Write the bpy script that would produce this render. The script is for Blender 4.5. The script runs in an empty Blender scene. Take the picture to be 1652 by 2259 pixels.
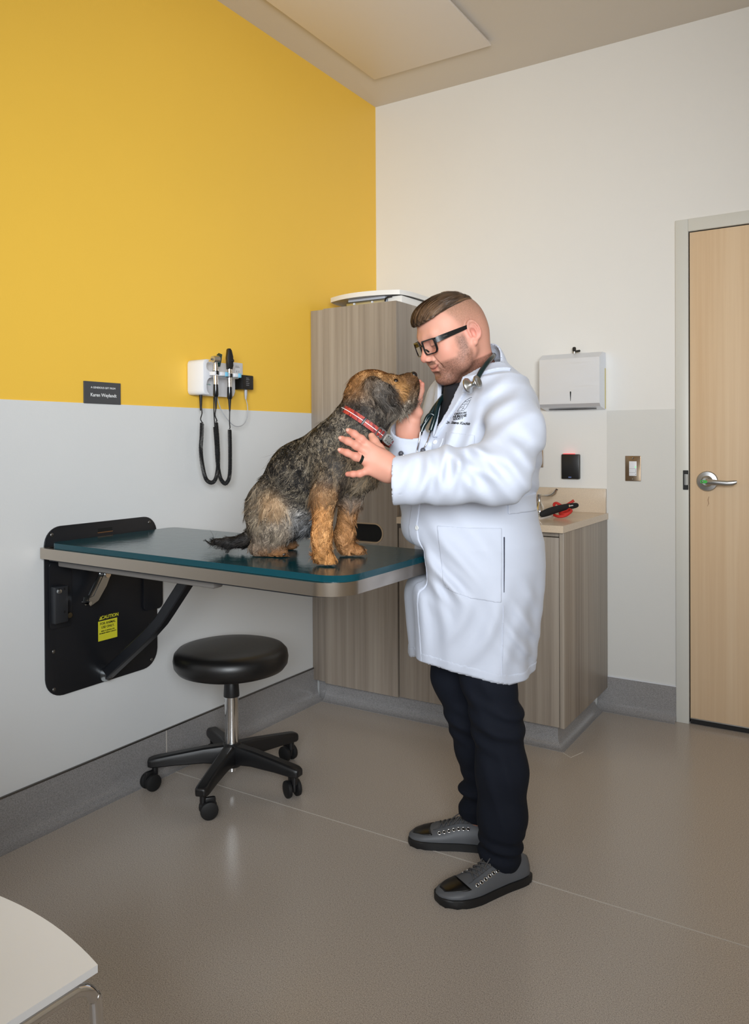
import bpy, bmesh, math, random
import numpy as np
from mathutils import Vector, Matrix, Euler

PI = math.pi
SC = bpy.context.scene
COL = SC.collection
random.seed(7)
RNG = np.random.default_rng(11)

# ------------------------------------------------------------------ camera
cam_data = bpy.data.cameras.new('camera')
cam = bpy.data.objects.new('camera', cam_data)
COL.objects.link(cam)
cam_data.sensor_fit = 'HORIZONTAL'
cam_data.sensor_width = 36.0
cam_data.lens = 36.0 * 1733.056 / 1652.0
cam_data.shift_y = (986.987 - 1129.5) / 1652.0
cam_data.clip_start = 0.02


def cam_axes(yaw, pitch, roll):
    a, p, q = math.radians(yaw), math.radians(pitch), math.radians(roll)
    R = Vector((math.cos(a), math.sin(a), 0)); F = Vector((-math.sin(a), math.cos(a), 0)); U = Vector((0, 0, 1))
    F, U = F * math.cos(p) + U * math.sin(p), U * math.cos(p) - F * math.sin(p)
    R, U = R * math.cos(q) + U * math.sin(q), U * math.cos(q) - R * math.sin(q)
    return R, U, F


_R, _U, _F = cam_axes(31.9503, -0.4765, -0.3004)
cam.matrix_world = Matrix(((_R.x, _U.x, -_F.x, 2.2493), (_R.y, _U.y, -_F.y, -3.6343), (_R.z, _U.z, -_F.z, 1.2422), (0, 0, 0, 1)))
SC.camera = cam

# ------------------------------------------------------------------ light and exposure
SC.view_settings.view_transform = 'Standard'
SC.view_settings.look = 'None'
SC.view_settings.gamma = 1.0
SC.view_settings.use_curve_mapping = False
SC.view_settings.exposure = 0.39

world = bpy.data.worlds.new('world')
SC.world = world
world.use_nodes = True
world.node_tree.nodes['Background'].inputs[0].default_value = (0.75, 0.82, 1.0, 1)
world.node_tree.nodes['Background'].inputs[1].default_value = 0.6


def area_light(name, loc, target, sx, sy, power, color):
    d = bpy.data.lights.new(name, 'AREA')
    d.shape = 'RECTANGLE'; d.size = sx; d.size_y = sy; d.energy = power; d.color = color
    o = bpy.data.objects.new(name, d)
    COL.objects.link(o)
    o.location = loc
    o.rotation_euler = (Vector(target) - Vector(loc)).to_track_quat('-Z', 'Y').to_euler()
    return o


# unseen softbox, assumed as key light behind the camera, aimed level into the room
sb = area_light('softbox', (2.75, -4.25, 1.70), (0.25, -0.45, 1.52), 1.4, 0.9, 19, (0.915, 0.965, 1.0))
sb.data.spread = math.radians(72)
# weak fill lamp added inside the invented window behind the camera
area_light('window_fill', (1.75, -4.80, 1.75), (1.75, 0, 1.55), 2.3, 1.5, 15, (0.91, 0.96, 1.0))

# ------------------------------------------------------------------ object helpers


def srgb(r, g, b):
    f = lambda c: (c / 255 / 12.92) if c / 255 <= 0.04045 else ((c / 255 + 0.055) / 1.055) ** 2.4
    return (f(r), f(g), f(b), 1.0)


def tag(o, label=None, cat=None, group=None, kind=None):
    if label: o['label'] = label
    if cat: o['category'] = cat
    if group: o['group'] = group
    if kind: o['kind'] = kind
    return o


def empty(name, loc=(0, 0, 0), rot=(0, 0, 0), label=None, cat=None, group=None, kind=None):
    o = bpy.data.objects.new(name, None)
    o.empty_display_size = 0.05
    COL.objects.link(o)
    o.location = loc; o.rotation_euler = rot
    return tag(o, label, cat, group, kind)


def link(name, me, mat=None, parent=None, smooth=None):
    """smooth: None flat, True all smooth, number = auto-smooth angle in degrees"""
    if mat is not None and len(me.materials) == 0:
        me.materials.append(mat)
    if smooth:
        me.polygons.foreach_set('use_smooth', [True] * len(me.polygons))
        if smooth is not True:
            me.set_sharp_from_angle(angle=math.radians(smooth))
    me.update()
    o = bpy.data.objects.new(name, me)
    COL.objects.link(o)
    if parent is not None:
        o.parent = parent
    return o


def pymesh(name, verts, faces):
    me = bpy.data.meshes.new(name)
    me.from_pydata([tuple(map(float, v)) for v in verts], [], faces)
    return me


def npmesh(name, V, Q):
    """fast mesh from numpy verts (n,3) and quads or tris (m,k)"""
    me = bpy.data.meshes.new(name)
    n, m, k = len(V), len(Q), Q.shape[1]
    me.vertices.add(n); me.vertices.foreach_set('co', np.ascontiguousarray(V, np.float32).ravel())
    me.loops.add(m * k); me.loops.foreach_set('vertex_index', np.ascontiguousarray(Q, np.int32).ravel())
    me.polygons.add(m)
    me.polygons.foreach_set('loop_start', np.arange(0, m * k, k, dtype=np.int32))
    me.update(calc_edges=True)
    return me


def set_color(me, cols, name='col'):
    a = me.color_attributes.new(name, 'FLOAT_COLOR', 'POINT')
    c = np.ones((len(cols), 4), np.float32); c[:, :3] = cols
    a.data.foreach_set('color', c.ravel())


class B:
    """collects shapes into one bmesh; out() links it as one mesh object"""

    def __init__(s):
        s.bm = bmesh.new()

    def _xf(s, vs, M):
        if M is not None:
            for v in vs: v.co = M @ v.co

    def box(s, lo, hi, bev=0.0, seg=2, M=None):
        lo, hi = Vector(lo), Vector(hi)
        t = bmesh.new()
        bmesh.ops.create_cube(t, size=1.0)
        for v in t.verts:
            v.co = Vector([(lo[i] + hi[i]) / 2 + v.co[i] * (hi[i] - lo[i]) for i in range(3)])
        if bev > 0:
            bmesh.ops.bevel(t, geom=list(t.edges), offset=bev, segments=seg, profile=0.5, affect='EDGES')
        s._xf(t.verts, M); s._merge(t)
        return s

    def _merge(s, t):
        me = bpy.data.meshes.new('t'); t.to_mesh(me); t.free()
        s.bm.from_mesh(me); bpy.data.meshes.remove(me)

    def cyl(s, p0, p1, r0, r1=None, seg=24, cap=True):
        r1 = r0 if r1 is None else r1
        return s.tube([p0, p1], [r0, r1], seg, cap)

    def tube(s, pts, r, seg=12, cap=True, closed=False):
        pts = [Vector(p) for p in pts]; n = len(pts)
        rr = r if isinstance(r, (list, tuple)) else [r] * n
        rings = []; up = None
        for i, p in enumerate(pts):
            if closed: d = (pts[(i + 1) % n] - pts[i - 1])
            else: d = (pts[min(i + 1, n - 1)] - pts[max(i - 1, 0)])
            d.normalize()
            if up is None:
                up = Vector((0, 0, 1)) if abs(d.z) < 0.9 else Vector((1, 0, 0))
            x = (up - d * up.dot(d))
            if x.length < 1e-6: x = d.orthogonal()
            x.normalize(); up = x; y = d.cross(x)
            rings.append([s.bm.verts.new(p + (x * math.cos(2 * PI * k / seg) + y * math.sin(2 * PI * k / seg)) * rr[i]) for k in range(seg)])
        m = n if closed else n - 1
        for i in range(m):
            a, b = rings[i], rings[(i + 1) % n]
            for k in range(seg):
                s.bm.faces.new((a[k], a[(k + 1) % seg], b[(k + 1) % seg], b[k]))
        if cap and not closed:
            s.bm.faces.new(rings[0][::-1]); s.bm.faces.new(rings[-1])
        return s

    def lathe(s, prof, seg=32, M=None):
        """prof: list of (r,z), revolved about z"""
        rings = []
        for r, z in prof:
            if r < 1e-6: rings.append([s.bm.verts.new((0, 0, z))])
            else: rings.append([s.bm.verts.new((r * math.cos(2 * PI * k / seg), r * math.sin(2 * PI * k / seg), z)) for k in range(seg)])
        for a, b in zip(rings, rings[1:]):
            for k in range(seg):
                k2 = (k + 1) % seg
                if len(a) == 1 and len(b) == 1: continue
                if len(a) == 1: s.bm.faces.new((a[0], b[k2], b[k]))
                elif len(b) == 1: s.bm.faces.new((a[k], a[k2], b[0]))
                else: s.bm.faces.new((a[k], a[k2], b[k2], b[k]))
        s._xf([v for rg in rings for v in rg], M)
        return s

    def prism(s, poly, z0, z1, M=None, bev=0.0):
        """2D polygon extruded along local z"""
        t = bmesh.new()
        a = [t.verts.new((x, y, z0)) for x, y in poly]; b = [t.verts.new((x, y, z1)) for x, y in poly]
        n = len(poly)
        t.faces.new(a[::-1]); t.faces.new(b)
        for i in range(n): t.faces.new((a[i], a[(i + 1) % n], b[(i + 1) % n], b[i]))
        if bev > 0:
            es = [e for e in t.edges if abs(e.verts[0].co.z - e.verts[1].co.z) < 1e-7]
            bmesh.ops.bevel(t, geom=es, offset=bev, segments=2, profile=0.5, affect='EDGES')
        s._xf(t.verts, M); s._merge(t)
        return s

    def ringprism(s, outer, inner, z0, z1, M=None):
        """polygon with a hole; outer and inner have the same number of points"""
        n = len(outer); t = bmesh.new()
        V = [[t.verts.new((x, y, z)) for x, y in poly] for z in (z0, z1) for poly in (outer, inner)]
        o0, i0, o1, i1 = V
        for k in range(n):
            j = (k + 1) % n
            t.faces.new((o0[k], i0[k], i0[j], o0[j])); t.faces.new((o1[k], o1[j], i1[j], i1[k]))
            t.faces.new((o0[k], o0[j], o1[j], o1[k])); t.faces.new((i0[k], i1[k], i1[j], i0[j]))
        s._xf(t.verts, M); s._merge(t)
        return s

    def sweep(s, prof, path_pts, normals, closed=False):
        """profile (u,w): u along normal, w along z; path in xy plane"""
        rings = []
        for p, nn in zip(path_pts, normals):
            rings.append([s.bm.verts.new((p[0] + nn[0] * u, p[1] + nn[1] * u, w)) for u, w in prof])
        m = len(rings) if closed else len(rings) - 1
        for i in range(m):
            a, b = rings[i], rings[(i + 1) % len(rings)]
            for k in range(len(prof) - 1):
                s.bm.faces.new((a[k], b[k], b[k + 1], a[k + 1]))
        if not closed:
            s.bm.faces.new(rings[0]); s.bm.faces.new(rings[-1][::-1])
        return s

    def ball(s, c, r, seg=16, M=None):
        t = bmesh.new()
        bmesh.ops.create_uvsphere(t, u_segments=seg, v_segments=max(6, seg // 2), radius=1.0)
        rr = r if isinstance(r, (tuple, list)) else (r, r, r)
        for v in t.verts: v.co = Vector((c[0] + v.co.x * rr[0], c[1] + v.co.y * rr[1], c[2] + v.co.z * rr[2]))
        s._xf(t.verts, M); s._merge(t)
        return s

    def out(s, name, mat, parent=None, smooth=35):
        bmesh.ops.recalc_face_normals(s.bm, faces=list(s.bm.faces))
        me = bpy.data.meshes.new(name)
        s.bm.to_mesh(me); s.bm.free()
        return link(name, me, mat, parent, smooth)


def rrect(x0, y0, x1, y1, r, n=6):
    """rounded rectangle polygon; r number or 4 radii (x0y0, x1y0, x1y1, x0y1)"""
    rs = r if isinstance(r, (tuple, list)) else (r,) * 4
    out = []
    for (cx, cy, a0, rad) in ((x0, y0, 180, rs[0]), (x1, y0, 270, rs[1]), (x1, y1, 0, rs[2]), (x0, y1, 90, rs[3])):
        sx = 1 if cx == x0 else -1; sy = 1 if cy == y0 else -1
        if rad <= 0: rad = 1e-5
        for k in range(n + 1):
            a = math.radians(a0 + 90 * k / n)
            out.append((cx + sx * rad + rad * math.cos(a), cy + sy * rad + rad * math.sin(a)))
    return out


def text_mesh(name, txt, size, M, mat, parent, extrude=0.0004, align='CENTER', shear=0.0, space=1.0, offset=0.0):
    c = bpy.data.curves.new(name, 'FONT')
    c.body = txt; c.size = size; c.align_x = align; c.align_y = 'CENTER'; c.extrude = extrude; c.shear = shear
    c.space_character = space; c.resolution_u = 3; c.offset = offset
    o = bpy.data.objects.new(name, c); COL.objects.link(o)
    me = bpy.data.meshes.new_from_object(o.evaluated_get(bpy.context.evaluated_depsgraph_get()))
    bpy.data.objects.remove(o); bpy.data.curves.remove(c)
    me.name = name
    me.transform(M)
    me.materials.clear()
    return link(name, me, mat, parent)


def frame_M(origin, xdir, ydir):
    x = Vector(xdir).normalized(); y = Vector(ydir); y = (y - x * y.dot(x)).normalized(); z = x.cross(y)
    return Matrix(((x.x, y.x, z.x, origin[0]), (x.y, y.y, z.y, origin[1]), (x.z, y.z, z.z, origin[2]), (0, 0, 0, 1)))


# ------------------------------------------------------------------ materials
MATS = {}


def mat(name, color, rough=0.5, metal=0.0, spec=0.5, coat=0.0, build=None, **kw):
    if name in MATS: return MATS[name]
    m = bpy.data.materials.new(name); m.use_nodes = True
    nt = m.node_tree; b = nt.nodes['Principled BSDF']
    b.inputs['Base Color'].default_value = color
    b.inputs['Roughness'].default_value = rough
    b.inputs['Metallic'].default_value = metal
    b.inputs['Specular IOR Level'].default_value = spec
    b.inputs['Coat Weight'].default_value = coat
    for k, v in kw.items(): b.inputs[k].default_value = v
    if build: build(nt, b)
    MATS[name] = m
    return m


def N(nt, typ, **kw):
    n = nt.nodes.new(typ)
    for k, v in kw.items():
        if k.startswith('i_'): n.inputs[k[2:].replace('_', ' ')].default_value = v
        else: setattr(n, k, v)
    return n


def coords(nt, scale=(1, 1, 1), kind='Object', rot=(0, 0, 0)):
    t = N(nt, 'ShaderNodeTexCoord'); m = N(nt, 'ShaderNodeMapping')
    m.inputs['Scale'].default_value = scale; m.inputs['Rotation'].default_value = rot
    nt.links.new(t.outputs[kind], m.inputs[0])
    return m.outputs[0]


def noise(nt, vec, scale, detail=4, rough=0.55, dist=0.0):
    n = N(nt, 'ShaderNodeTexNoise')
    n.inputs['Scale'].default_value = scale; n.inputs['Detail'].default_value = detail
    n.inputs['Roughness'].default_value = rough; n.inputs['Distortion'].default_value = dist
    nt.links.new(vec, n.inputs['Vector'])
    return n.outputs['Fac']


def ramp(nt, fac, stops, interp='LINEAR'):
    r = N(nt, 'ShaderNodeValToRGB'); r.color_ramp.interpolation = interp
    while len(r.color_ramp.elements) < len(stops): r.color_ramp.elements.new(0.5)
    for e, (p, c) in zip(r.color_ramp.elements, stops):
        e.position = p; e.color = c
    nt.links.new(fac, r.inputs[0])
    return r.outputs[0]


def mixc(nt, fac, a, b, mode='MIX'):
    m = N(nt, 'ShaderNodeMix', data_type='RGBA', blend_type=mode)
    for sock, v in ((m.inputs[0], fac), (m.inputs[6], a), (m.inputs[7], b)):
        if isinstance(v, (int, float, tuple)): sock.default_value = v
        else: nt.links.new(v, sock)
    return m.outputs[2]


def bump(nt, bsdf, h, strength=0.2, dist=0.01):
    n = N(nt, 'ShaderNodeBump'); n.inputs['Strength'].default_value = strength; n.inputs['Distance'].default_value = dist
    nt.links.new(h, n.inputs['Height']); nt.links.new(n.outputs[0], bsdf.inputs['Normal'])


def wall_tex(c1):
    def f(nt, b):
        v = coords(nt)
        h = noise(nt, v, 160, 3); bump(nt, b, h, 0.12, 0.002)
        n2 = noise(nt, v, 1.6, 3)
        d = tuple(x * 0.95 for x in c1[:3]) + (1,)
        nt.links.new(mixc(nt, n2, d, c1), b.inputs['Base Color'])
    return f


C_YEL = srgb(250, 202, 76); C_WHT = srgb(232, 230, 226); C_PNL = srgb(224, 226, 227); C_CEIL = srgb(222, 213, 202)
M_YEL = mat('yellow_paint', C_YEL, 0.5, build=wall_tex(C_YEL))
M_WHT = mat('white_paint', C_WHT, 0.5, build=wall_tex(C_WHT))
M_PNL = mat('wall_sheet', C_PNL, 0.32, build=wall_tex(C_PNL))
M_CEIL = mat('ceiling_paint', C_CEIL, 0.7, build=wall_tex(C_CEIL))


def terrazzo(base, amp, spk=420):
    def f(nt, b):
        v = coords(nt)
        n1 = noise(nt, v, spk, 2, 0.7); n2 = noise(nt, v, spk * 0.55, 3, 0.75); n3 = noise(nt, v, 2.0, 3)
        dk = tuple(x * (1 - amp) for x in base[:3]) + (1,); lt = tuple(min(1, x * (1 + amp)) for x in base[:3]) + (1,)
        c = ramp(nt, n1, [(0.38, dk), (0.5, base), (0.62, lt)])
        c = mixc(nt, 0.5, c, ramp(nt, n2, [(0.36, dk), (0.47, base), (0.60, base), (0.66, lt)]))
        nt.links.new(c, b.inputs['Base Color'])
        r = ramp(nt, n3, [(0.3, (0.2, 0.2, 0.2, 1)), (0.7, (0.27, 0.27, 0.27, 1))]); nt.links.new(r, b.inputs['Roughness'])
        bump(nt, b, n1, 0.05, 0.0015)
    return f


M_FLOOR = mat('sheet_floor', (1, 1, 1, 1), 0.24, build=terrazzo(srgb(180, 170, 160), 0.6, 520))
M_COVE = mat('cove_base', (1, 1, 1, 1), 0.35, build=terrazzo(srgb(146, 144, 144), 0.4))


def laminate(base, dk, lt, vert=2):
    def f(nt, b):
        sc = [55, 55, 55]; sc[vert] = 0.9
        v = coords(nt, tuple(sc))
        sc2 = [9, 9, 9]; sc2[vert] = 0.15
        v2 = coords(nt, tuple(sc2))
        a = noise(nt, v, 1.0, 6, 0.65, 0.15); c = noise(nt, v2, 1.0, 3, 0.5, 0.1)
        col = ramp(nt, a, [(0.3, dk), (0.5, base), (0.7, lt)])
        col2 = ramp(nt, c, [(0.35, dk), (0.55, base), (0.68, lt)])
        nt.links.new(mixc(nt, 0.5, col, col2), b.inputs['Base Color'])
        bump(nt, b, a, 0.06, 0.001)
    return f


M_LAM = mat('grey_wood_laminate', (1, 1, 1, 1), 0.42, build=laminate(srgb(152, 141, 129), srgb(124, 113, 103), srgb(176, 166, 154)))
M_MAPLE = mat('maple_veneer', (1, 1, 1, 1), 0.38, build=laminate(srgb(222, 194, 160), srgb(213, 181, 145), srgb(230, 205, 173)))
M_STONE = mat('beige_stone', (1, 1, 1, 1), 0.22, build=terrazzo(srgb(208, 190, 168), 0.08, 220))
M_FRAME = mat('door_frame_paint', srgb(212, 211, 204), 0.4)
M_BLK = mat('black_powdercoat', srgb(22, 24, 29), 0.42, build=lambda nt, b: bump(nt, b, noise(nt, coords(nt), 700, 2), 0.1, 0.001))
M_BLKP = mat('black_plastic', srgb(20, 20, 22), 0.38)
M_BLKR = mat('black_rubber', srgb(16, 16, 18), 0.6)
M_VINYL = mat('black_vinyl', srgb(20, 19, 19), 0.36, build=lambda nt, b: bump(nt, b, noise(nt, coords(nt), 350, 2), 0.08, 0.001))


def brushed(scale, r0):
    def f(nt, b):
        h = noise(nt, coords(nt, scale), 1.0, 4, 0.7); bump(nt, b, h, 0.06, 0.001)
        r = ramp(nt, h, [(0.3, (r0 - .05,) * 3 + (1,)), (0.7, (r0 + .08,) * 3 + (1,))]); nt.links.new(r, b.inputs['Roughness'])
    return f


M_STEEL = mat('brushed_steel', srgb(186, 176, 164), 0.24, 1.0)
M_STEELV = mat('brushed_steel_sheet', srgb(226, 230, 238), 0.34, 0.5, build=brushed((6, 6, 400), 0.36))
M_STEELD = mat('dull_steel', srgb(120, 118, 116), 0.42, 1.0)
M_CHROME = mat('chrome', srgb(225, 225, 225), 0.08, 1.0)
M_SATIN = mat('satin_chrome', srgb(190, 190, 188), 0.28, 1.0)
M_ZINC = mat('zinc_plate', srgb(190, 196, 200), 0.25, 1.0)
M_WPLA = mat('white_plastic', srgb(226, 228, 234), 0.35)
M_WGLOSS = mat('white_gloss_shell', srgb(232, 230, 226), 0.25)
M_PLQ = mat('plaque_grey', srgb(72, 74, 78), 0.35)
M_TXTW = mat('white_print', srgb(226, 228, 230), 0.5)
M_TXTK = mat('black_print', srgb(18, 18, 22), 0.5)
M_CAUT = mat('caution_yellow', srgb(210, 205, 50), 0.45)
M_TEALP = mat('blue_clip', srgb(120, 190, 222), 0.35)
M_DARK = mat('dark_void', srgb(8, 8, 8), 0.8)
M_TAPE = mat('masking_tape', srgb(214, 198, 120), 0.6)
M_RED = mat('red_rope', srgb(196, 44, 34), 0.6, build=lambda nt, b: bump(nt, b, noise(nt, coords(nt), 500, 2), 0.3, 0.002))
M_WELD = mat('weld_rod', srgb(196, 190, 182), 0.4)
M_GRNC = mat('green_mark', srgb(60, 180, 70), 0.5)


def led(name, color, strength):
    def f(nt, b):
        b.inputs['Emission Color'].default_value = color; b.inputs['Emission Strength'].default_value = strength
    return mat(name, color, 0.4, build=f)


M_LEDR = led('red_led', srgb(235, 90, 90), 0.9); M_LEDG = led('green_led', srgb(90, 230, 130), 0.8)


def mat_pad(nt, b):
    v = coords(nt)
    h = noise(nt, v, 26, 4, 0.6, 0.6); h2 = noise(nt, v, 120, 2)
    bump(nt, b, mixc(nt, 0.3, h, h2), 0.24, 0.003)


M_MAT = mat('teal_vinyl_pad', srgb(5, 60, 70), 0.12, spec=.4, build=mat_pad)

# ================================================================== ROOM
XR, YF, ZC = 3.35, -4.85, 3.05        # right wall, wall behind the camera, ceiling
ZP, ZB = 1.376, 0.152                 # paint line and top of the cove base


def struct(o):
    o['kind'] = 'structure'; return o


struct(B().box((-0.1, YF - .1, -0.1), (XR + .1, 0.1, 0.0)).out('floor', M_FLOOR))
struct(B().box((-0.1, YF - .1, ZC), (XR + .1, 0.1, ZC + .1)).out('ceiling', M_CEIL))
wl = struct(B().box((-0.1, YF, 0.0), (0.0, 0.0, ZC)).out('wall_left', M_YEL))
for y0, y1 in ((-4.85, -2.415), (-2.413, -0.001)):
    B().box((0.0, y0, 0.0), (0.003, y1, ZP)).out('wall_sheet', M_PNL, wl)
M_PNLB = mat('wall_sheet_back', srgb(219, 218, 214), .36, build=wall_tex(srgb(219, 218, 214)))
# back wall with door opening x 1.6..2.515
wb = B()
wb.box((-0.1, 0, 0), (1.6, 0.1, ZC)); wb.box((1.6, 0, 2.144), (2.515, 0.1, ZC)); wb.box((2.515, 0, 0), (XR + .1, 0.1, ZC))
wb = struct(wb.out('wall_back', M_WHT))
B().box((1.245, -0.003, ZB - .002), (1.5465, 0.0, ZP)).out('wall_sheet', M_PNLB, wb)
struct(B().box((XR, YF, 0), (XR + .1, 0.0, ZC)).out('wall_right', M_WHT))
# wall behind the camera, with an opening for the invented window x 0.55..2.95, z 0.95..2.55
wf = B()
wf.box((-0.1, YF - .1, 0), (XR + .1, YF, 0.95)); wf.box((-0.1, YF - .1, 2.55), (XR + .1, YF, ZC))
wf.box((-0.1, YF - .1, 0.95), (0.55, YF, 2.55)); wf.box((2.95, YF - .1, 0.95), (XR + .1, YF, 2.55))
struct(wf.out('wall_front', M_WHT))
win = empty('fill_window_1', (1.75, YF, 0.95), kind='structure')  # unseen window, invented to carry the fill lamp
B().ringprism([(-1.2, 0), (1.2, 0), (1.2, 1.6), (-1.2, 1.6)], [(-1.15, .05), (1.15, .05), (1.15, 1.55), (-1.15, 1.55)], -.05, .0,
              Matrix.Rotation(PI / 2, 4, 'X')).out('window_frame', M_FRAME, win)
B().box((-.02, 0.0, .05), (.02, .04, 1.55)).out('mullion', M_FRAME, win)

# cove base: profile (distance out from wall, height)
cove = [(0.0, ZB), (0.0055, ZB), (0.0055, 0.05)] + [(0.0055 + 0.042 * (1 - math.cos(a)), 0.05 - 0.0485 * math.sin(a)) for a in [PI / 2 * k / 7 for k in range(1, 8)]] + [(0.0475, 0.0), (0.0, 0.0)]


def covebase(name, p0, p1, n, prof=cove, m=M_COVE, kind='structure', parent=None):
    o = B().sweep(prof + [prof[0]], [p0, p1], [n, n]).out(name, m, parent, 50)
    if kind: o['kind'] = kind
    return o


bl = covebase('baseboard_left', (0.003, YF), (0.003, -0.572), (1, 0))
B().box((0.003, YF, ZB), (0.0105, -0.6, ZB + .005)).out('cap_strip', M_STEELD, bl)
B().box((0.0086, -1.542, 0.05), (0.0094, -1.538, ZB)).out('weld_line', M_WELD, bl)
bb = covebase('baseboard_back', (1.2, -0.003), (1.5465, -0.003), (0, -1))
B().box((1.246, -0.009, ZB), (1.5465, -0.003, ZB + .004)).out('cap_strip', M_WPLA, bb)
# heat-welded seam in the sheet floor
t = struct(B().box((0.05, -1.535, 0.0), (XR, -1.531, 0.0006)).out('trim_1', M_WELD))
# corner patch weld lines at the cabinet end
w = B().tube([(1.235, -.605, .0004), (1.275, -.635, .0004), (1.30, -.555, .0004)], .0012, 6)
struct(w.out('trim_2', M_WELD))

# ------------------------------------------------------------------ door
fr = struct(B().box((1.5465, -0.014, 0), (1.6, 0.12, 2.198), .002).box((1.6, -0.014, 2.144), (2.515, 0.12, 2.198), .002).box((2.515, -0.014, 0), (2.568, 0.12, 2.198), .002)
            .out('trim_3', M_FRAME))
sp = B().ringprism(rrect(1.5775, 1.022, 1.5995, 1.107, .002, 2), rrect(1.5835, 1.043, 1.5975, 1.09, .001, 2), 0, .0022, frame_M((0, -.0145, 0), (1, 0, 0), (0, 0, 1))).out('strike_plate', M_BLKP, fr)
B().box((1.5845, -.0155, 1.044), (1.5925, -.0145, 1.089)).out('strike_lip', M_SATIN, fr)

door = empty('door_1', (1.603, 0, 0), kind='structure')
B().box((0.001, -0.004, 0.026), (0.906, 0.04, 2.14), .0015).out('slab', M_MAPLE, door)
B().box((0.001, -0.0055, 0.0225), (0.906, 0.03, 0.0262)).out('sweep_rail', M_SATIN, door)
B().box((0.002, -0.004, 0.002), (0.905, 0.02, 0.0225)).out('door_sweep', M_BLKR, door)
hs = empty('lever_set', (0.072, -0.004, 1.061)); hs.parent = door
Mx = Matrix.Rotation(PI / 2, 4, 'X')
B().lathe([(0, .0), (.0435, .0), (.0435, .006), (.040, .010), (.024, .012), (.022, .016), (.016, .02), (.0155, .045), (0, .045)], 40, Mx).out('rose', M_SATIN, hs)
lv = [(0, -.045, 0), (.02, -.05, -.001), (.05, -.052, -.003), (.085, -.052, -.005), (.108, -.05, -.003), (.122, -.047, .001)]
L = B()
for i in range(len(lv) - 1):
    a, b_ = Vector(lv[i]), Vector(lv[i + 1]); d = (b_ - a)
hw = [.014, .0125, .011, .0105, .011, .007]; ht = [.008, .007, .006, .006, .006, .004]
rings = []
for (x, y, z), w_, t_ in zip(lv, hw, ht):
    rings.append([L.bm.verts.new((x, y + t_ * math.sin(a), z + w_ * math.cos(a))) for a in [2 * PI * k / 16 for k in range(16)]])
for a, b_ in zip(rings, rings[1:]):
    for k in range(16): L.bm.faces.new((a[k], a[(k + 1) % 16], b_[(k + 1) % 16], b_[k]))
L.bm.faces.new(rings[0]); L.bm.faces.new(rings[-1])
L.out('lever', M_SATIN, hs)
B().prism(rrect(-.016, -.0065, .012, .0065, .0063), 0, .0012, frame_M((-.004, -.0535, 0), (1, 0, 0), (0, 0, 1))).out('indicator', M_GRNC, hs)
B().ball((-.012, -.0545, 0), (.004, .0012, .004)).out('key_cylinder', M_STEELD, hs)
scr = B()
scr.tube([(.078, -.0045, .995), (.074, -.0045, .98), (.077, -.0045, .965), (.071, -.0045, .952)], [.0005, .0009, .0008, .0003], 5)
scr.out('scratch', mat('scratch_brown', srgb(120, 70, 40), .6), door)

# ------------------------------------------------------------------ ceiling panel (hung a little below the ceiling)
cp = empty('ceiling_panel', (0.505, -0.93, ZC), label='flat white rectangular panel hung just below the ceiling', cat='ceiling panel')
B().box((-.312, -.61, -.022), (.312, .61, -.012), .0015).out('panel_face', mat('panel_white', srgb(236, 226, 216), .5), cp)
B().box((-.30, -.598, -.012), (.30, .598, -.001)).out('panel_frame', mat('panel_rim', srgb(205, 186, 150), .5), cp)

# ================================================================== CABINETS
tc = empty('tall_cabinet', (0.0, -0.30, 0.10), label='tall grey wood-grain cabinet in the corner behind the dog', cat='cabinet')
B().box((0.004, -.30, 0.0), (0.470, .297, 1.764), .001).out('body', M_LAM, tc)
B().box((0.470, -.30, 0.0), (0.490, .297, 1.764), .001).out('side_panel', M_LAM, tc)
B().box((0.004, -.303, 0.0), (0.088, -.3, 1.764), .0008).out('filler_strip', M_LAM, tc)
# door with a rounded slot in it
D0, D1 = 0.0905, 0.4875
slot = rrect(0.169, 0.684, 0.409, 0.764, 0.039, 8)
n = len(slot)
# outer outline sampled radially to the same count as the slot
out_p = []
cxs, czs = 0.289, 0.724
for (x, z) in slot:
    out_p.append((x, z))


def rect_ring(lo, hi, inner):
    cx = sum(p[0] for p in inner) / len(inner); cy = sum(p[1] for p in inner) / len(inner)
    res = []
    for (x, y) in inner:
        dx, dy = x - cx, y - cy
        t = min((((hi[0] if dx > 0 else lo[0]) - cx) / dx) if abs(dx) > 1e-9 else 1e9, (((hi[1] if dy > 0 else lo[1]) - cy) / dy) if abs(dy) > 1e-9 else 1e9)
        res.append((cx + dx * t, cy + dy * t))
    # pull the nearest points onto the exact corners
    for c in ((lo[0], lo[1]), (hi[0], lo[1]), (hi[0], hi[1]), (lo[0], hi[1])):
        k = min(range(len(res)), key=lambda i: (res[i][0] - c[0]) ** 2 + (res[i][1] - c[1]) ** 2)
        res[k] = c
    return res


inn = rrect(0.169, 0.684, 0.409, 0.764, 0.0395, 8)
Mf = frame_M((0, -.303, 0), (1, 0, 0), (0, 0, 1))
cd = B().ringprism(rect_ring((D0, 0.600), (D1, 0.85), inn), inn, 0.0, .019, Mf)
cd.box((D0, -.322, 0.0), (D1, -.303, 0.600)); cd.box((D0, -.322, .85), (D1, -.303, 1.764))
cdo = cd.out('door', M_LAM, tc)
B().ringprism(rrect(0.163, 0.678, 0.415, 0.770, 0.0455, 8), inn, .0175, .0212, Mf).out('slot_rim', mat('beige_edge', srgb(178, 156, 128), .4), cdo)
B().prism(inn, -.001, .0005, Mf).out('slot_shadow_board', M_DARK, cdo)

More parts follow.
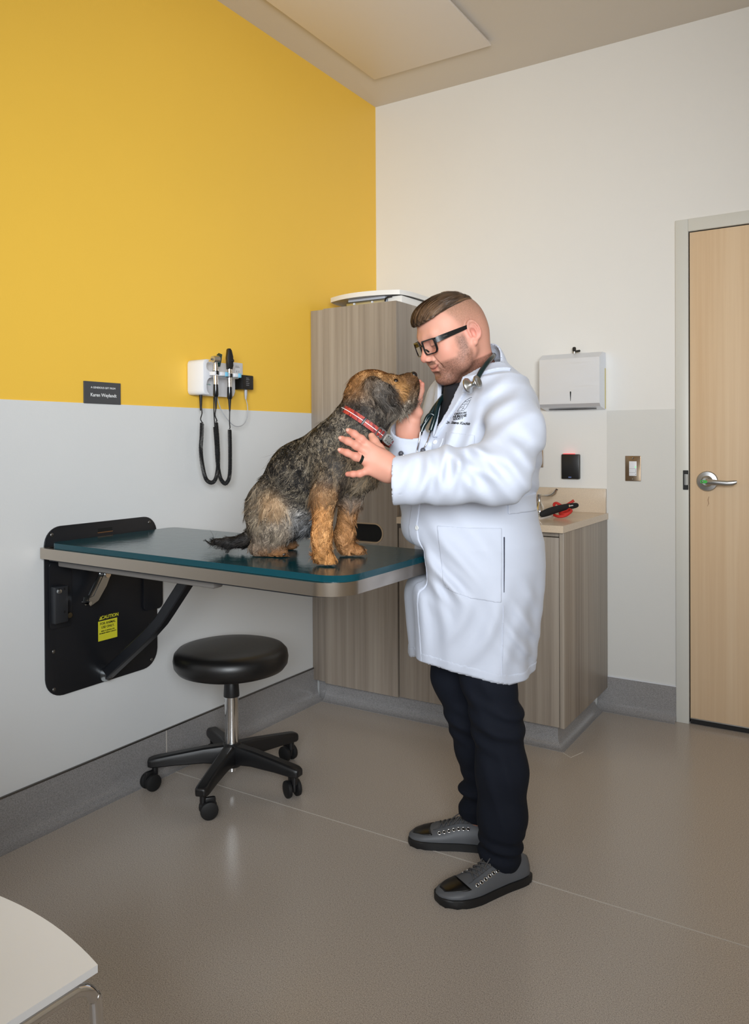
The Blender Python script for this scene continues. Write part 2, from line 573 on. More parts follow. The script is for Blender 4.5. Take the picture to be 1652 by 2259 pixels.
bc = empty('base_cabinet', (0.87, -0.30, 0.10), label='low grey wood-grain sink cabinet behind the standing person', cat='cabinet')
B().box((-.376, -.30, 0.0), (-.358, .297, .775)).out('side_panel', M_LAM, bc)
B().box((-.357, -.30, 0.0), (.355, .297, .018)).out('bottom_panel', M_LAM, bc)
B().box((-.357, .285, .0185), (.355, .297, .775)).out('back_panel', M_LAM, bc)
B().box((-.357, -.30, .757), (.355, -.28, .775)).out('front_rail', M_LAM, bc)
B().box((.356, -.318, 0.0), (.375, .297, .775), .001).out('end_panel', M_LAM, bc)
B().box((-.376, -.319, 0.002), (-.012, -.301, .755), .001).out('door', M_LAM, bc)
B().box((-.008, -.319, 0.002), (.354, -.301, .755), .001).out('door', M_LAM, bc)
cv = [(0.0, .1), (0.005, .1), (0.005, .05)] + [(0.005 + 0.036 * (1 - math.cos(a)), 0.05 - 0.0485 * math.sin(a)) for a in [PI / 2 * k / 7 for k in range(1, 8)]] + [(0.041, 0.0), (0.0, 0.0)]
# toe base running along the front and round the free end of the cabinets
tb = B().sweep(cv + [cv[0]], [(0.052, -.560), (1.195, -.560), (1.195, -0.05)], [(0, -1), (1, -1), (1, 0)]).out('baseboard_cabinet', M_COVE, None, 50)
struct(tb)
B().box((0.01, -.558, 0), (1.19, -.02, .0995)).out('plinth', M_COVE, tb)

ct = empty('countertop', (0.87, -.32, .877), label='beige stone countertop with low backsplash over the sink cabinet', cat='countertop')
sk = rrect(-.13, -.20, .20, .10, .05, 8)
so = rect_ring((-.375, -.322), (.38, .319), sk)
B().ringprism(so, sk, 0.0, .028).out('slab', M_STONE, ct)
B().box((-.375, .300, .028), (.372, .319, .139), .0012).out('backsplash', M_STONE, ct)
sn = empty('sink', (0.87, -.32, .877), label='white basin set into the beige countertop beside the red leash', cat='sink')
B().ringprism(rrect(-.142, -.212, .212, .112, .06, 8), rrect(-.118, -.188, .188, .088, .045, 8), .0282, .034).out('rim', M_WGLOSS, sn)
B().ringprism(rrect(-.128, -.198, .198, .098, .05, 8), rrect(-.118, -.188, .188, .088, .045, 8), -.12, .030).out('basin_wall', M_WGLOSS, sn)
B().prism(rrect(-.12, -.19, .19, .09, .045, 8), -.125, -.118).out('basin_floor', M_WGLOSS, sn)
B().lathe([(0, -.117), (.02, -.117), (.022, -.1175), (.022, -.118)], 20, Matrix.Translation((.035, -.05, 0))).out('drain', M_CHROME, sn)

fc = empty('faucet', (0.87, -.13, .9055), label='chrome wing-handle faucet at the back of the countertop', cat='faucet')
for sx in (.097, -.097):
    hb = B().lathe([(0, 0), (.026, 0), (.026, .004), (.0245, .012), (.02, .026), (.014, .038), (.010, .046), (.0085, .056), (.0085, .07), (.0105, .072), (.0105, .084), (0, .086)], 28, Matrix.Translation((sx, 0, 0))).out('handle_base', M_CHROME, fc)
    s_ = 1 if sx > 0 else -1
    pts = [(sx, 0, .079), (sx + s_ * .02, -.002, .079), (sx + s_ * .045, -.004, .079), (sx + s_ * .062, -.006, .083), (sx + s_ * .076, -.007, .094), (sx + s_ * .086, -.008, .110)]
    wv = B(); ww = [.0045, .0045, .0075, .0105, .0115, .0095]; tt = [.0045, .004, .0052, .0072, .0080, .0062]
    rg = []
    for i, p in enumerate(pts):
        d = (Vector(pts[min(i + 1, 5)]) - Vector(pts[max(i - 1, 0)])).normalized(); side = Vector((0, 1, 0)); nn = d.cross(side).normalized()
        rg.append([wv.bm.verts.new(Vector(p) + side * ww[i] * math.cos(a) + nn * tt[i] * math.sin(a)) for a in [2 * PI * k / 14 for k in range(14)]])
    for a, b_ in zip(rg, rg[1:]):
        for k in range(14): wv.bm.faces.new((a[k], a[(k + 1) % 14], b_[(k + 1) % 14], b_[k]))
    wv.bm.faces.new(rg[0]); wv.bm.faces.new(rg[-1])
    wv.out('wing_handle', M_CHROME, hb)
B().lathe([(0, 0), (.028, 0), (.028, .005), (.018, .02), (.013, .03), (0, .03)], 28).out('spout_base', M_CHROME, fc)
B().tube([(0, 0, .02), (0, 0, .16), (0, -.012, .20), (0, -.05, .225), (0, -.09, .21), (0, -.105, .17)], .011, 16).out('spout', M_CHROME, fc)

# leash: black padded handle lying over a coil of red rope
ls = empty('dog_leash', (1.10, -.30, .9055), label='red rope leash with black padded handle lying on countertop', cat='leash')
M_BWEB = mat('black_webbing', srgb(18, 18, 20), .75, build=lambda nt, b: bump(nt, b, noise(nt, coords(nt), 400, 2), .4, .002))
hpts = [(-0.0346, -0.1000, 0.0129), (-0.0150, -0.0700, 0.0231), (0.0116, -0.0300, 0.0348), (0.0386, 0.0100, 0.0428), (0.0633, 0.0400, 0.0475), (0.0841, 0.0700, 0.0501)]
hpts = [(p[0], p[1], max(p[2], .0135)) for p in hpts]
hb = B(); rg = []
for i, p in enumerate(hpts):
    d = (Vector(hpts[min(i + 1, 5)]) - Vector(hpts[max(i - 1, 0)])).normalized(); up = Vector((0, 0, 1)); side = d.cross(up).normalized(); up = side.cross(d)
    w_ = [.012, .0175, .0165, .0145, .0135, .011][i]; t_ = [.009, .0125, .012, .010, .008, .006][i]
    rg.append([hb.bm.verts.new(Vector(p) + up * w_ * math.cos(a) + side * t_ * math.sin(a)) for a in [2 * PI * k / 16 for k in range(16)]])
for a, b_ in zip(rg, rg[1:]):
    for k in range(16): hb.bm.faces.new((a[k], a[(k + 1) % 16], b_[(k + 1) % 16], b_[k]))
hb.bm.faces.new(rg[0]); hb.bm.faces.new(rg[-1])
hbo = hb.out('handle', M_BWEB, ls)
hbo.modifiers.new('sub', 'SUBSURF').levels = 1
hbo.modifiers['sub'].render_levels = 2
rope = [(0.0054, -0.0300, 0.0109), (0.0291, -0.0400, 0.0050), (0.0578, -0.0300, 0.0113), (0.0721, 0.0000, 0.0291), (0.0495, 0.0200, 0.0325), (0.0250, -0.0100, 0.0180), (0.0518, -0.0300, 0.0150), (0.0713, -0.0100, 0.0240), (0.0251, 0.0200, 0.0196), (-0.0104, 0.0400, 0.0325), (-0.0221, 0.0500, 0.0494), (-0.0096, 0.0500, 0.0560), (0.0159, 0.0600, 0.0421), (0.0299, 0.0800, 0.0493), (0.0554, 0.0900, 0.0677)]


def smooth_path(pts, n=6):
    P = [Vector(p) for p in pts]; out = []
    for i in range(len(P) - 1):
        p0, p1, p2, p3 = P[max(i - 1, 0)], P[i], P[i + 1], P[min(i + 2, len(P) - 1)]
        for k in range(n):
            t = k / n
            out.append(0.5 * ((2 * p1) + (p2 - p0) * t + (2 * p0 - 5 * p1 + 4 * p2 - p3) * t * t + (3 * p1 - p0 - 3 * p2 + p3) * t ** 3))
    out.append(P[-1])
    return out


rope = [(p[0], p[1], max(p[2], .0066)) for p in rope]
B().tube([(p[0], p[1], max(p[2], .0064)) for p in smooth_path(rope)], .0062, 10).out('rope', M_RED, ls)
lm = frame_M((Vector(hpts[4]) + Vector((.000, -.0140, .002))), Vector(hpts[5]) - Vector(hpts[3]), (0, 0, 1))
B().box((-.012, -.006, -.001), (.012, .006, .001), M=lm).out('tag', M_BLKP, ls)
B().box((-.012, -.004, .001), (-.008, .005, .0016), M=lm).out('tag_mark', mat('cream_print', srgb(220, 205, 160), .5), ls)
for k in range(5): B().box((-.006 + .0032 * k, -.002, .001), (-.004 + .0032 * k, .002 + .0006 * (k % 2), .0015), M=lm).out('tag_print', M_TXTW, ls)

# weighing scale on top of the tall cabinet
ws = empty('weighing_scale', (0.272, -.335, 1.8645), label='white curved weighing scale tray lying on top of tall cabinet', cat='scale')
tr = B()
NX, NY = 24, 20


def tray_pt(i, j, z):
    u = -1 + 2 * i / NX; v = -1 + 2 * j / NY
    x = u * .212 * (1 - .10 * abs(v) ** 4); y = v * .265 * (1 - .20 * u * u)
    return (x, y, z)


def traytop(i, j):
    u = -1 + 2 * i / NX; v = -1 + 2 * j / NY
    e = max(abs(u), abs(v))
    return 0.0585 + .004 * e ** 6


top = [[tr.bm.verts.new(tray_pt(i, j, traytop(i, j))) for j in range(NY + 1)] for i in range(NX + 1)]
bot = [[tr.bm.verts.new(tray_pt(i, j, traytop(i, j) - .0215 + .012 * (1 - max(abs(-1 + 2 * i / NX), abs(-1 + 2 * j / NY)) ** 8))) for j in range(NY + 1)] for i in range(NX + 1)]
for i in range(NX):
    for j in range(NY):
        tr.bm.faces.new((top[i][j], top[i + 1][j], top[i + 1][j + 1], top[i][j + 1]))
        tr.bm.faces.new((bot[i][j], bot[i][j + 1], bot[i + 1][j + 1], bot[i + 1][j]))
for i in range(NX):
    tr.bm.faces.new((top[i][0], bot[i][0], bot[i + 1][0], top[i + 1][0])); tr.bm.faces.new((top[i][NY], top[i + 1][NY], bot[i + 1][NY], bot[i][NY]))
for j in range(NY):
    tr.bm.faces.new((top[0][j], top[0][j + 1], bot[0][j + 1], bot[0][j])); tr.bm.faces.new((top[NX][j], bot[NX][j], bot[NX][j + 1], top[NX][j + 1]))
tr.out('tray', M_WGLOSS, ws, 40)
B().box((-.10, -.20, .008), (.105, .20, .0475), .004).out('base', mat('grey_scale_body', srgb(196, 200, 210), .35), ws)
B().box((-.105, -.206, .012), (.11, -.2005, .034), .002).out('load_bracket', M_ZINC, ws)
for x in (-.085, .09):
    for y in (-.185, .185):
        B().lathe([(0, 0), (.011, 0), (.012, .003), (.010, .009), (0, .009)], 14, Matrix.Translation((x, y, 0))).out('foot', M_BLKR, ws)
for x in (-.06, .04):
    B().cyl((x, -.209, .022), (x, -.206, .022), .005, seg=10).out('bolt', M_WPLA, ws)
B().box((-.10, -.238, .0460), (-.03, -.222, .0485)).out('underside_label', M_WPLA, ws)
B().box((.118, -.20, .0005), (.195, .20, .040), .006).out('display_body', M_WGLOSS, ws)
B().tube([(.108, -.204, .02), (.118, -.215, .030), (.135, -.218, .034), (.150, -.210, .036)], .0035, 8).out('cable', M_BLKR, ws)

# ================================================================== BACK WALL FITTINGS
pd = empty('towel_dispenser', (1.098, -.003, 1.38), label='stainless paper towel dispenser on wall above the sink', cat='towel dispenser')
prof = [(0, 0.0), (0, .262), (-.052, .262), (-.098, .236), (-.098, .028), (-.085, .014)]
Mp = frame_M((0, 0, 0), (0, 1, 0), (0, 0, 1))
B().prism(prof, -.141, .141, Mp).out('case', M_STEELV, pd, None)
sh = B().prism([(-.112 + .224 * k / 16, .002 * 0 + .0 - .0055 - .004 * math.sin(PI * k / 16)) for k in range(17)] + [(.112 - .224 * k / 16, .0055 + .004 * math.sin(PI * k / 16)) for k in range(17)], 0, .0014,
               frame_M((0.0, -.047, .0062), (1, 0, 0), Vector((0, -.085, .014)))).out('towel_slot', M_DARK, pd, None)
sh.location.z -= .0015
B().prism([(-.0022, .022), (.0022, .022), (.003, .018), (.0008, -.022), (-.0008, -.022), (-.003, .018)], 0, .0006, frame_M((.008, -.0981, .062), (1, 0, 0), (0, 0, 1))).out('level_slit', M_DARK, pd, None)
lk = B().cyl((.006, -.035, .258), (.006, -.035, .272), .008, seg=16).out('lock', M_SATIN, pd)
B().prism(rrect(-.008, 0, .008, .022, .006), -.0015, .0015, frame_M((.006, -.035, .272), (1, 0, 0), (0, 0, 1))).out('key', M_BLKP, lk)
B().prism(rrect(-.006, 0, .016, .010, .004), -.003, -.0005, frame_M((.02, -.04, .268), (1, 0, .1), (-.1, 0, 1))).out('key', M_BLKP, lk)
B().box((.1412, -.012, .004), (.1418, -.0005, .19)).out('tape_strip', M_TAPE, pd)
for x in (-.075, .105):
    B().box((x - .014, -.012, .2622), (x + .014, -.002, .265)).out('hinge', M_STEELV, pd)

cr = empty('card_reader', (1.078, 0, 1.118), label='black card reader with a red light bar on the wall', cat='card reader')
B().box((-.0425, -.025, -.060), (.0425, 0, .0565), .004).out('case', M_BLKP, cr)
B().box((-.034, -.0235, .0568), (.020, -.008, .0605), .001).out('light_bar', M_LEDR, cr)
B().box((-.008, -.0256, -.053), (.006, -.025, -.049)).out('maker_mark', mat('blue_mark', srgb(110, 130, 190), .4), cr)


def switch_plate(name, x, z, label, w=.0345, h=.057):
    r = empty(name, (x, 0, z), label=label, cat='wall switch')
    B().prism(rrect(-w, -h, w, h, .002, 3), .003, .0075, frame_M((0, 0, 0), (1, 0, 0), (0, 0, 1)), .0012).out('plate', mat('bronze_steel', srgb(150, 132, 112), .32, 1.0), r)
    B().box((-.0165, -.0105, -.033), (.0165, -.0072, .033), .001).out('control', M_WPLA, r)
    B().box((-.0155, -.0108, -.0005), (.0155, -.0104, .0002)).out('button_gap', M_STEELD, r)
    B().box((-.0155, -.0108, -.0185), (.0155, -.0104, -.0178)).out('button_gap', M_STEELD, r)
    B().box((.010, -.0109, .005), (.0145, -.0104, .0095)).out('indicator', M_LEDG, r)
    for zz in (-.006, -.012, -.026):
        B().box((.012, -.0108, zz - .0015), (.014, -.0104, zz + .0015)).out('button_mark', M_TXTK, r)
    for zz in (-.0475, .0475):
        B().lathe([(0, .010), (.003, .0095), (.0042, .0075), (0, .0072)], 12, frame_M((0, 0, zz), (1, 0, 0), (0, 0, 1)) ).out('screw', M_CHROME, r)
    return r


switch_plate('light_switch', 1.362, 1.111, 'bronze-framed white light control beside the door frame')
switch_plate('wall_control', .906, 1.168, 'second wall control plate mostly hidden behind the coat')

# ================================================================== LEFT WALL FITTINGS
Ml = lambda y, z, x=0.003: frame_M((x, y, z), (0, -1, 0) if False else (0, 1, 0), (0, 0, 1))   # local x runs along +y, local z faces +x (into the room)
pq = empty('wall_plaque', (.0, -1.817, 1.413), label='dark grey donor plaque with white lettering on the yellow wall', cat='plaque')
B().box((.0005, -.077, -.038), (.006, .077, .038), .0006).out('plate', M_PLQ, pq, None)
text_mesh('lettering', 'A GENEROUS GIFT FROM', .0092, Ml(.002, .0175, .0063), M_TXTW, pq, .0002, offset=.0001)
text_mesh('lettering', 'Karen Weylandt', .0165, Ml(.003, -.008, .0063), M_TXTW, pq, .0002, offset=.0003)

dg = empty('diagnostic_wall_unit', (0, -1.3, 1.425), label='white wall unit holding two corded medical scopes', cat='medical unit')
# back housing: upper body plus a shelf with two cradles, hollow below
Mh = frame_M((0.0, 0, 0), (0, 1, 0), (0, 0, 1))
B().prism(rrect(-.106, 0.0, .127, .137, .022, 6), .003, .034, Mh, .004).out('back_shell', M_WPLA, dg, 40)
scoop = [(-.112, .018), (-.112, .119), (-.1095, .128), (-.104, .1345), (-.096, .137), (-.070, .137), (-.085, .132), (-.094, .122), (-.097, .110), (-.094, .099), (-.086, .0925), (-.070, .0905), (-.03, .0905), (-.03, .072), (-.066, .071), (-.082, .066),
         (-.092, .056), (-.096, .042), (-.096, .024), (-.092, .012), (-.084, .004), (-.072, 0), (-.096, 0), (-.104, .0025), (-.1095, .009)]
B().prism(scoop, .003, .088, Mh, .0015).out('side_shell', M_WPLA, dg, 40)
sf = B(); sf.prism(rrect(-.06, .071, .082, .0905, .006, 4), .045, .098, Mh, .003)
sf.out('cradle_shelf', M_WPLA, dg, 40)
for y in (-.066, .010):
    B().box((.098, y + .006, .073), (.132, y + .03, .089), .003).out('cradle_arm', M_WPLA, dg)
    B().box((.108, y + .0305, .072), (.135, y + .045, .090), .003).out('blue_clip', M_TEALP, dg)
    B().box((.098, y - .026, .073), (.128, y - .010, .089), .003).out('cradle_arm', M_WPLA, dg)
text_mesh('maker_mark', 'Welch Allyn', .008, frame_M((.0344, -.035, .045), (0, 1, 0), (0, 0, 1)), mat('teal_print', srgb(90, 150, 140), .5), dg, .0002)


def handle(parent, head):
    # local origin at the cradle; the axis is z
    B().lathe([(0, .016), (.0105, .016), (.0105, .030), (.0095, .031), (.0095, .046), (0, .046)], 24).out('neck', M_CHROME, parent)
    B().lathe([(0, .008), (.0125, .008), (.0125, .0225), (0, .0225)], 24).out('grip_ring', M_BLKP, parent)
    B().lathe([(0, -.03), (.0095, -.03), (.0095, .010), (0, .010)], 24).out('collar', M_CHROME, parent)
    B().lathe([(0, -.078), (.0085, -.078), (.0105, -.070), (.0095, -.030), (0, -.029)], 24).out('grip', mat('gloss_black', srgb(14, 16, 22), .12), parent)
    B().lathe([(0, -.125), (.003, -.125), (.0062, -.082), (.0066, -.077), (0, -.077)], 16).out('strain_relief', M_BLKR, parent)


oto = empty('otoscope', (.118, -1.376, 1.494), label='chrome-headed otoscope with coiled cord, left of the two scopes', cat='otoscope')
handle(oto, 0)
B().cyl((.0, -.016, .066), (.0, .012, .068), .0125, .0155, 20).out('head', M_SATIN, oto)
B().cyl((0, -.024, .0655), (0, -.016, .066), .003, .004, 10).out('tip', M_STEELD, oto)
B().lathe([(0, 0), (.0085, 0), (.0075, .02), (0, .024)], 18, Matrix.Translation((0, 0, .043))).out('stem', M_CHROME, oto)
B().prism([(.0, .027), (.012, .022), (.010, -.005), (.005, -.026), (-.004, -.027), (-.011, 0), (-.010, .020)], -.004, .004, frame_M((0, .0185, .066), (.9, 0, 0), (0, .1, 1))).out('lens_plate', mat('dark_green', srgb(14, 46, 42), .3), oto)
oph = empty('ophthalmoscope', (.118, -1.298, 1.488), label='black-headed ophthalmoscope with coiled cord, right of the two scopes', cat='ophthalmoscope')
handle(oph, 1)
B().prism([(-.010, .040), (.010, .040), (.0125, .055), (.0135, .09), (.008, .112), (.002, .122), (-.006, .122), (-.009, .118), (-.013, .085)], -.010, .010, frame_M((0, 0, 0), (.35, .94, 0), (0, 0, 1)), .003).out('head', M_BLKP, oph)
B().cyl((.008, .004, .074), (.016, .006, .074), .006, seg=14).out('dial', M_BLKR, oph)
B().ball((-.002, .0115, .115), .004).out('brow_rest', M_BLKR, oph)


def coil_cord(parent, lead, path, tail, R=.0066, r=.0021, turns=92):
    o = Vector(parent.location)
    P = smooth_path(path, 10); L = [0]
    for a, b_ in zip(P, P[1:]): L.append(L[-1] + (b_ - a).length)
    n = turns * 8; pts = []; side = Vector((1, 0, 0))
    for k in range(n + 1):
        s = L[-1] * k / n; i = max(j for j in range(len(L)) if L[j] <= s + 1e-9); i = min(i, len(P) - 2)
        t = (s - L[i]) / max(1e-9, L[i + 1] - L[i]); p = P[i].lerp(P[i + 1], t); d = (P[i + 1] - P[i]).normalized()
        x = (side - d * side.dot(d)).normalized(); y = d.cross(x); a = 2 * PI * turns * k / n
        pts.append(p + (x * math.cos(a) + y * math.sin(a)) * R - o)
    B().tube(pts, r, 5).out('coiled_cord', M_BLKR, parent, True)
    B().tube([p - o for p in smooth_path(lead, 6)], .0022, 8).out('cord', M_BLKR, parent, True)
    B().tube([p - o for p in smooth_path(tail, 6)], .0022, 8).out('cord', M_BLKR, parent, True)


coil_cord(oto, [(.118, -1.376, 1.37), (.112, -1.375, 1.345), (.10, -1.352, 1.325), (.085, -1.342, 1.322)],
          [(.08, -1.335, 1.318), (.08, -1.328, 1.25), (.08, -1.325, 1.16), (.082, -1.340, 1.10), (.082, -1.365, 1.082), (.08, -1.395, 1.10), (.078, -1.412, 1.16), (.076, -1.416, 1.215), (.072, -1.408, 1.26), (.07, -1.403, 1.315)],
          [(.068, -1.400, 1.318), (.066, -1.406, 1.33), (.062, -1.395, 1.35), (.058, -1.391, 1.364), (.05, -1.391, 1.42)])
B().cyl((-.067, -.0125, -.13), (-.0665, -.0135, -.069), .0042, .0068, 12).out('strain_relief', M_BLKR, oto)
coil_cord(oph, [(.118, -1.298, 1.365), (.115, -1.296, 1.32), (.105, -1.283, 1.298), (.092, -1.272, 1.294)],
          [(.086, -1.264, 1.290), (.082, -1.258, 1.20), (.08, -1.259, 1.11), (.08, -1.274, 1.080), (.08, -1.291, 1.076), (.078, -1.312, 1.10), (.074, -1.322, 1.16), (.07, -1.324, 1.24), (.064, -1.324, 1.30)],
          [(.06, -1.322, 1.302), (.055, -1.318, 1.32), (.045, -1.31, 1.36), (.04, -1.305, 1.42)])

op = empty('outlet_plate', (0, -1.126, 1.518), label='stainless outlet plate on yellow wall behind the black adapter', cat='outlet')
B().prism(rrect(-.0345, -.057, .0345, .057, .002, 3), .0005, .005, Ml(0, 0, 0), .001).out('plate', M_STEELV, op)
B().prism(rrect(-.0165, -.033, .0165, .033, .002, 3), .0055, .0085, Ml(0, 0, 0), .001).out('receptacle', M_WPLA, op)
for k, w in enumerate((.011, .014)): B().box((.0051, -w, .0415 - .005 * k), (.0053, w, .0430 - .005 * k)).out('engraving', M_STEELD, op)
for zz in (.019,):
    for yy in (-.006, .006):
        B().box((.0084, yy - .001, zz - .004), (.0088, yy + .001, zz + .004)).out('socket_slot', M_TXTK, op)
pa = empty('power_adapter', (.009, -1.118, 1.49), label='black plug-in power adapter on the yellow wall', cat='power adapter')
B().box((0, -.031, -.030), (.048, .036, .030), .004).out('case', M_BLKP, pa)
for k, (z, w) in enumerate(((.018, .016), (.012, .02), (.004, .014), (-.004, .02), (-.012, .018))):
    B().box((.0481, -.012, z - .0008), (.0484, -.012 + w, z + .0008)).out('rating_print', mat('grey_print', srgb(150, 150, 155), .5), pa)
B().lathe([(0, -.03), (.0065, -.03), (.0065, -.05), (.0035, -.07), (0, -.07)], 14, Matrix.Translation((.03, .006, 0))).out('plug', mat('grey_plastic', srgb(176, 178, 184), .4), pa)
B().tube(smooth_path([(.03, .006, -.068), (.032, .014, -.10), (.035, .008, -.145), (.045, -.03, -.178), (.05, -.08, -.185), (.05, -.12, -.165), (.045, -.16, -.12), (.03, -.17, -.06)], 6), .0018, 8).out('cable', MATS['grey_plastic'], pa, True)

# ================================================================== FOLD-DOWN EXAMINATION TABLE
xt = empty('examination_table', (0.003, -1.82, 0.41), label='black wall-mounted folding examination table with steel-rimmed top', cat='table')
O = Vector(xt.location)


def W(x, y, z):
    return (x - O.x, y - O.y, z - O.z)


Mw = frame_M((0, 0, 0), (0, 1, 0), (0, 0, 1))
plate = rrect(-.232, 0.0, .24, .558, (.065, .065, .06, .06), 8)
B().prism(plate, .0, .005, Mw, .001).out('wall_plate', M_BLK, xt, 30)
B().prism(rrect(.17, .212, .262, .40, .02, 5), .005, .012, Mw, .001).out('side_lug', M_BLK, xt, 30)
for (y, z) in ((-2.026, .817), (-2.025, .942), (-1.615, .946), (-2.022, .561), (-2.022, .437), (-1.614, .567), (-1.609, .436), (-1.80, .46)):
    B().lathe([(0, .0085), (.004, .008), (.0065, .006), (.0065, .005), (0, .005)], 12, frame_M(W(.003, y, z), (0, 1, 0), (0, 0, 1))).out('screw', M_STEELD, xt)
# latch slot near the top of the plate
B().box(W(.0078, -1.844, .931), W(.0086, -1.784, .945)).out('latch_slot', M_DARK, xt)
B().box(W(.0086, -1.846, .929), W(.0096, -1.782, .932)).out('slot_lip', mat('copper_lip', srgb(205, 160, 120), .3, 1.0), xt)

# top, pitched very slightly down from the wall
PT = math.radians(0.62)
Mt = Matrix.Translation(W(.012, -1.805, .9065)) @ Matrix.Rotation(PT, 4, 'Y')
TX, TY = 1.165, .272
outl = rrect(0.0, -TY, TX, TY, (.012, .085, .085, .012), 10)
inl = rrect(0.022, -TY + .02, TX - .02, TY - .02, (.008, .068, .068, .008), 10)
B().ringprism(outl, inl, -.034, 0, Mt).out('steel_rim', M_STEEL, xt, 30)
B().prism(inl, -.030, -.006, Mt).out('top_board', M_STEELD, xt, None)
B().prism(rrect(.03, -TY + .008, TX - .03, TY - .008, (.02, .08, .08, .02), 8), -.039, -.034, Mt).out('base_lip', M_BLK, xt, None)
for y in (-.215, .20):
    B().box((.045, y - .02, -.062), (.72, y + .02, -.038), .006, M=Mt).out('rail', mat('grey_rail', srgb(104, 100, 96), .45), xt)
# gusset box and hinge hook
gb = B().box(W(.008, -2.035, .655), W(.036, -1.985, .775), .004).out('hinge_block', mat('dark_grey_block', srgb(38, 40, 44), .45), xt)
for z in (.765, .69):
    B().box(W(.0361, -2.003, z - .004), W(.0366, -1.997, z + .004)).out('hinge_slot', M_DARK, gb)
B().prism(rrect(-.055, -.105, .03, .115, .014, 5), .010, .014, frame_M(W(.0, -1.985, .74), (0, 1, 0), (0, 0, 1)), .001).out('hinge_cheek', M_BLK, xt, 30)
B().lathe([(0, .042), (.007, .041), (.0095, .037), (.0095, .035), (0, .035)], 16, frame_M(W(0, -2.02, .760), (0, 1, 0), (0, 0, 1))).out('bolt', M_ZINC, gb)
B().lathe([(0, .024), (.009, .023), (.0105, .016), (.0105, .013), (0, .013)], 16, frame_M(W(.003, -1.972, .672), (0, 1, 0), (0, 0, 1))).out('bolt', mat('brass_dull', srgb(120, 112, 92), .4, 1.0), xt)
hook = [(-.052, -.036), (-.044, -.046), (-.012, -.032), (.022, .012), (.036, .040), (.036, .054), (.026, .060), (.014, .054), (-.006, .024), (-.03, -.014), (-.048, -.018)]
B().prism(hook, .045, .049, frame_M(W(0, -1.885, .745), (0, 1, 0), (0, 0, 1))).prism(hook, .070, .074, frame_M(W(0, -1.885, .745), (0, 1, 0), (0, 0, 1))).out('release_lever', M_ZINC, xt, 30)
B().cyl(W(.042, -1.860, .795), W(.080, -1.860, .795), .0105, seg=18).out('lever_pin', M_CHROME, xt)
B().cyl(W(.040, -1.932, .71), W(.078, -1.932, .71), .006, seg=12).out('lever_pin', M_CHROME, xt)
B().prism([(-.06, .04), (.10, .04), (.10, .01), (.04, -.02), (-.03, -.02)], .012, .16, frame_M(W(0, -1.84, .82), (0, 1, 0), (0, 0, 1)), .003).out('hinge_box', M_BLK, xt, 30)
B().prism([(-.035, .03), (.05, .03), (.012, -.012), (-.012, -.012)], .05, .062, frame_M(W(0.1, -1.66, .83), (0, 1, 0), (0, 0, 1))).out('rear_bracket', M_BLK, xt, 30)
for dy in (-.012, .012):
    B().lathe([(0, .008), (.006, .006), (.007, 0), (0, 0)], 12, frame_M(W(.165, -1.655 + dy, .832), (0, 1, 0), (0, 0, 1))).out('bolt', M_STEELD, xt)
# bent support strut
st = B()
pth = [W(.02, -1.82, .437), W(.10, -1.82, .50), W(.235, -1.82, .605), W(.29, -1.82, .655), W(.32, -1.82, .69), W(.42, -1.82, .81), W(.45, -1.82, .845)]
rg = []
for i, p in enumerate(pth):
    d = (Vector(pth[min(i + 1, 6)]) - Vector(pth[max(i - 1, 0)])).normalized(); up = d.cross(Vector((0, 1, 0)))
    hw_, hh_ = .018, .0185
    rg.append([st.bm.verts.new(Vector(p) + Vector((0, sy * hw_, 0)) + up * sz * hh_) for sy, sz in ((-1, -1), (1, -1), (1, 1), (-1, 1))])
for a, b_ in zip(rg, rg[1:]):
    for k in range(4): st.bm.faces.new((a[k], a[(k + 1) % 4], b_[(k + 1) % 4], b_[k]))
st.bm.faces.new(rg[0]); st.bm.faces.new(rg[-1])
sto = st.out('support_strut', M_BLK, xt, 30)
bv = sto.modifiers.new('bev', 'BEVEL'); bv.width = .004; bv.segments = 2; bv.angle_limit = math.radians(60)
B().lathe([(0, .045), (.008, .043), (.010, .036), (.018, .034), (.018, .03), (.024, .02), (.024, .006), (0, .006)], 20, frame_M(W(0, -1.822, .437), (0, 1, 0), (0, 0, 1))).out('pivot_bolt', M_ZINC, xt)
# caution label
cl = empty('caution_label', W(.0085, -1.8065, .6)); cl.parent = xt
tag(cl, 'black and yellow caution sticker')
Mc = frame_M((0, 0, 0), (0, 1, 0), (0, 0, 1))
B().box((0, -.0405, .0235), (.0006, .0405, .045)).out('heading_band', M_TXTK, cl)
B().box((0, -.0405, -.045), (.0006, .0405, .0235)).out('yellow_field', M_CAUT, cl)
text_mesh('heading', 'CAUTION', .0165, Mc @ Matrix.Translation((.009, .034, .0008)), M_CAUT, cl, .0002, offset=.0003)
B().prism([(-.037, .028), (-.024, .028), (-.0305, .040)], .0007, .001, Mc).out('warning_triangle', M_CAUT, cl, None)
B().box((.001, -.0312, .0305), (.0012, -.0298, .0365)).out('exclamation_mark', M_TXTK, cl)
for t_, s_, z_ in (('FOR ANIMAL', .0115, .0135), ('USE ONLY.', .0115, .0005), ('REFER TO MANUAL FOR', .0052, -.0125), ('MAXIMUM WEIGHT CAPACITY', .0052, -.020)):
    text_mesh('wording', t_, s_, Mc @ Matrix.Translation((0, z_, .0008)), M_TXTK, cl, .0002, offset=.0002)
text_mesh('wording', '000-000-000', .0038, Mc @ Matrix.Translation((.018, -.034, .0008)), M_TXTK, cl, .0002) if False else None

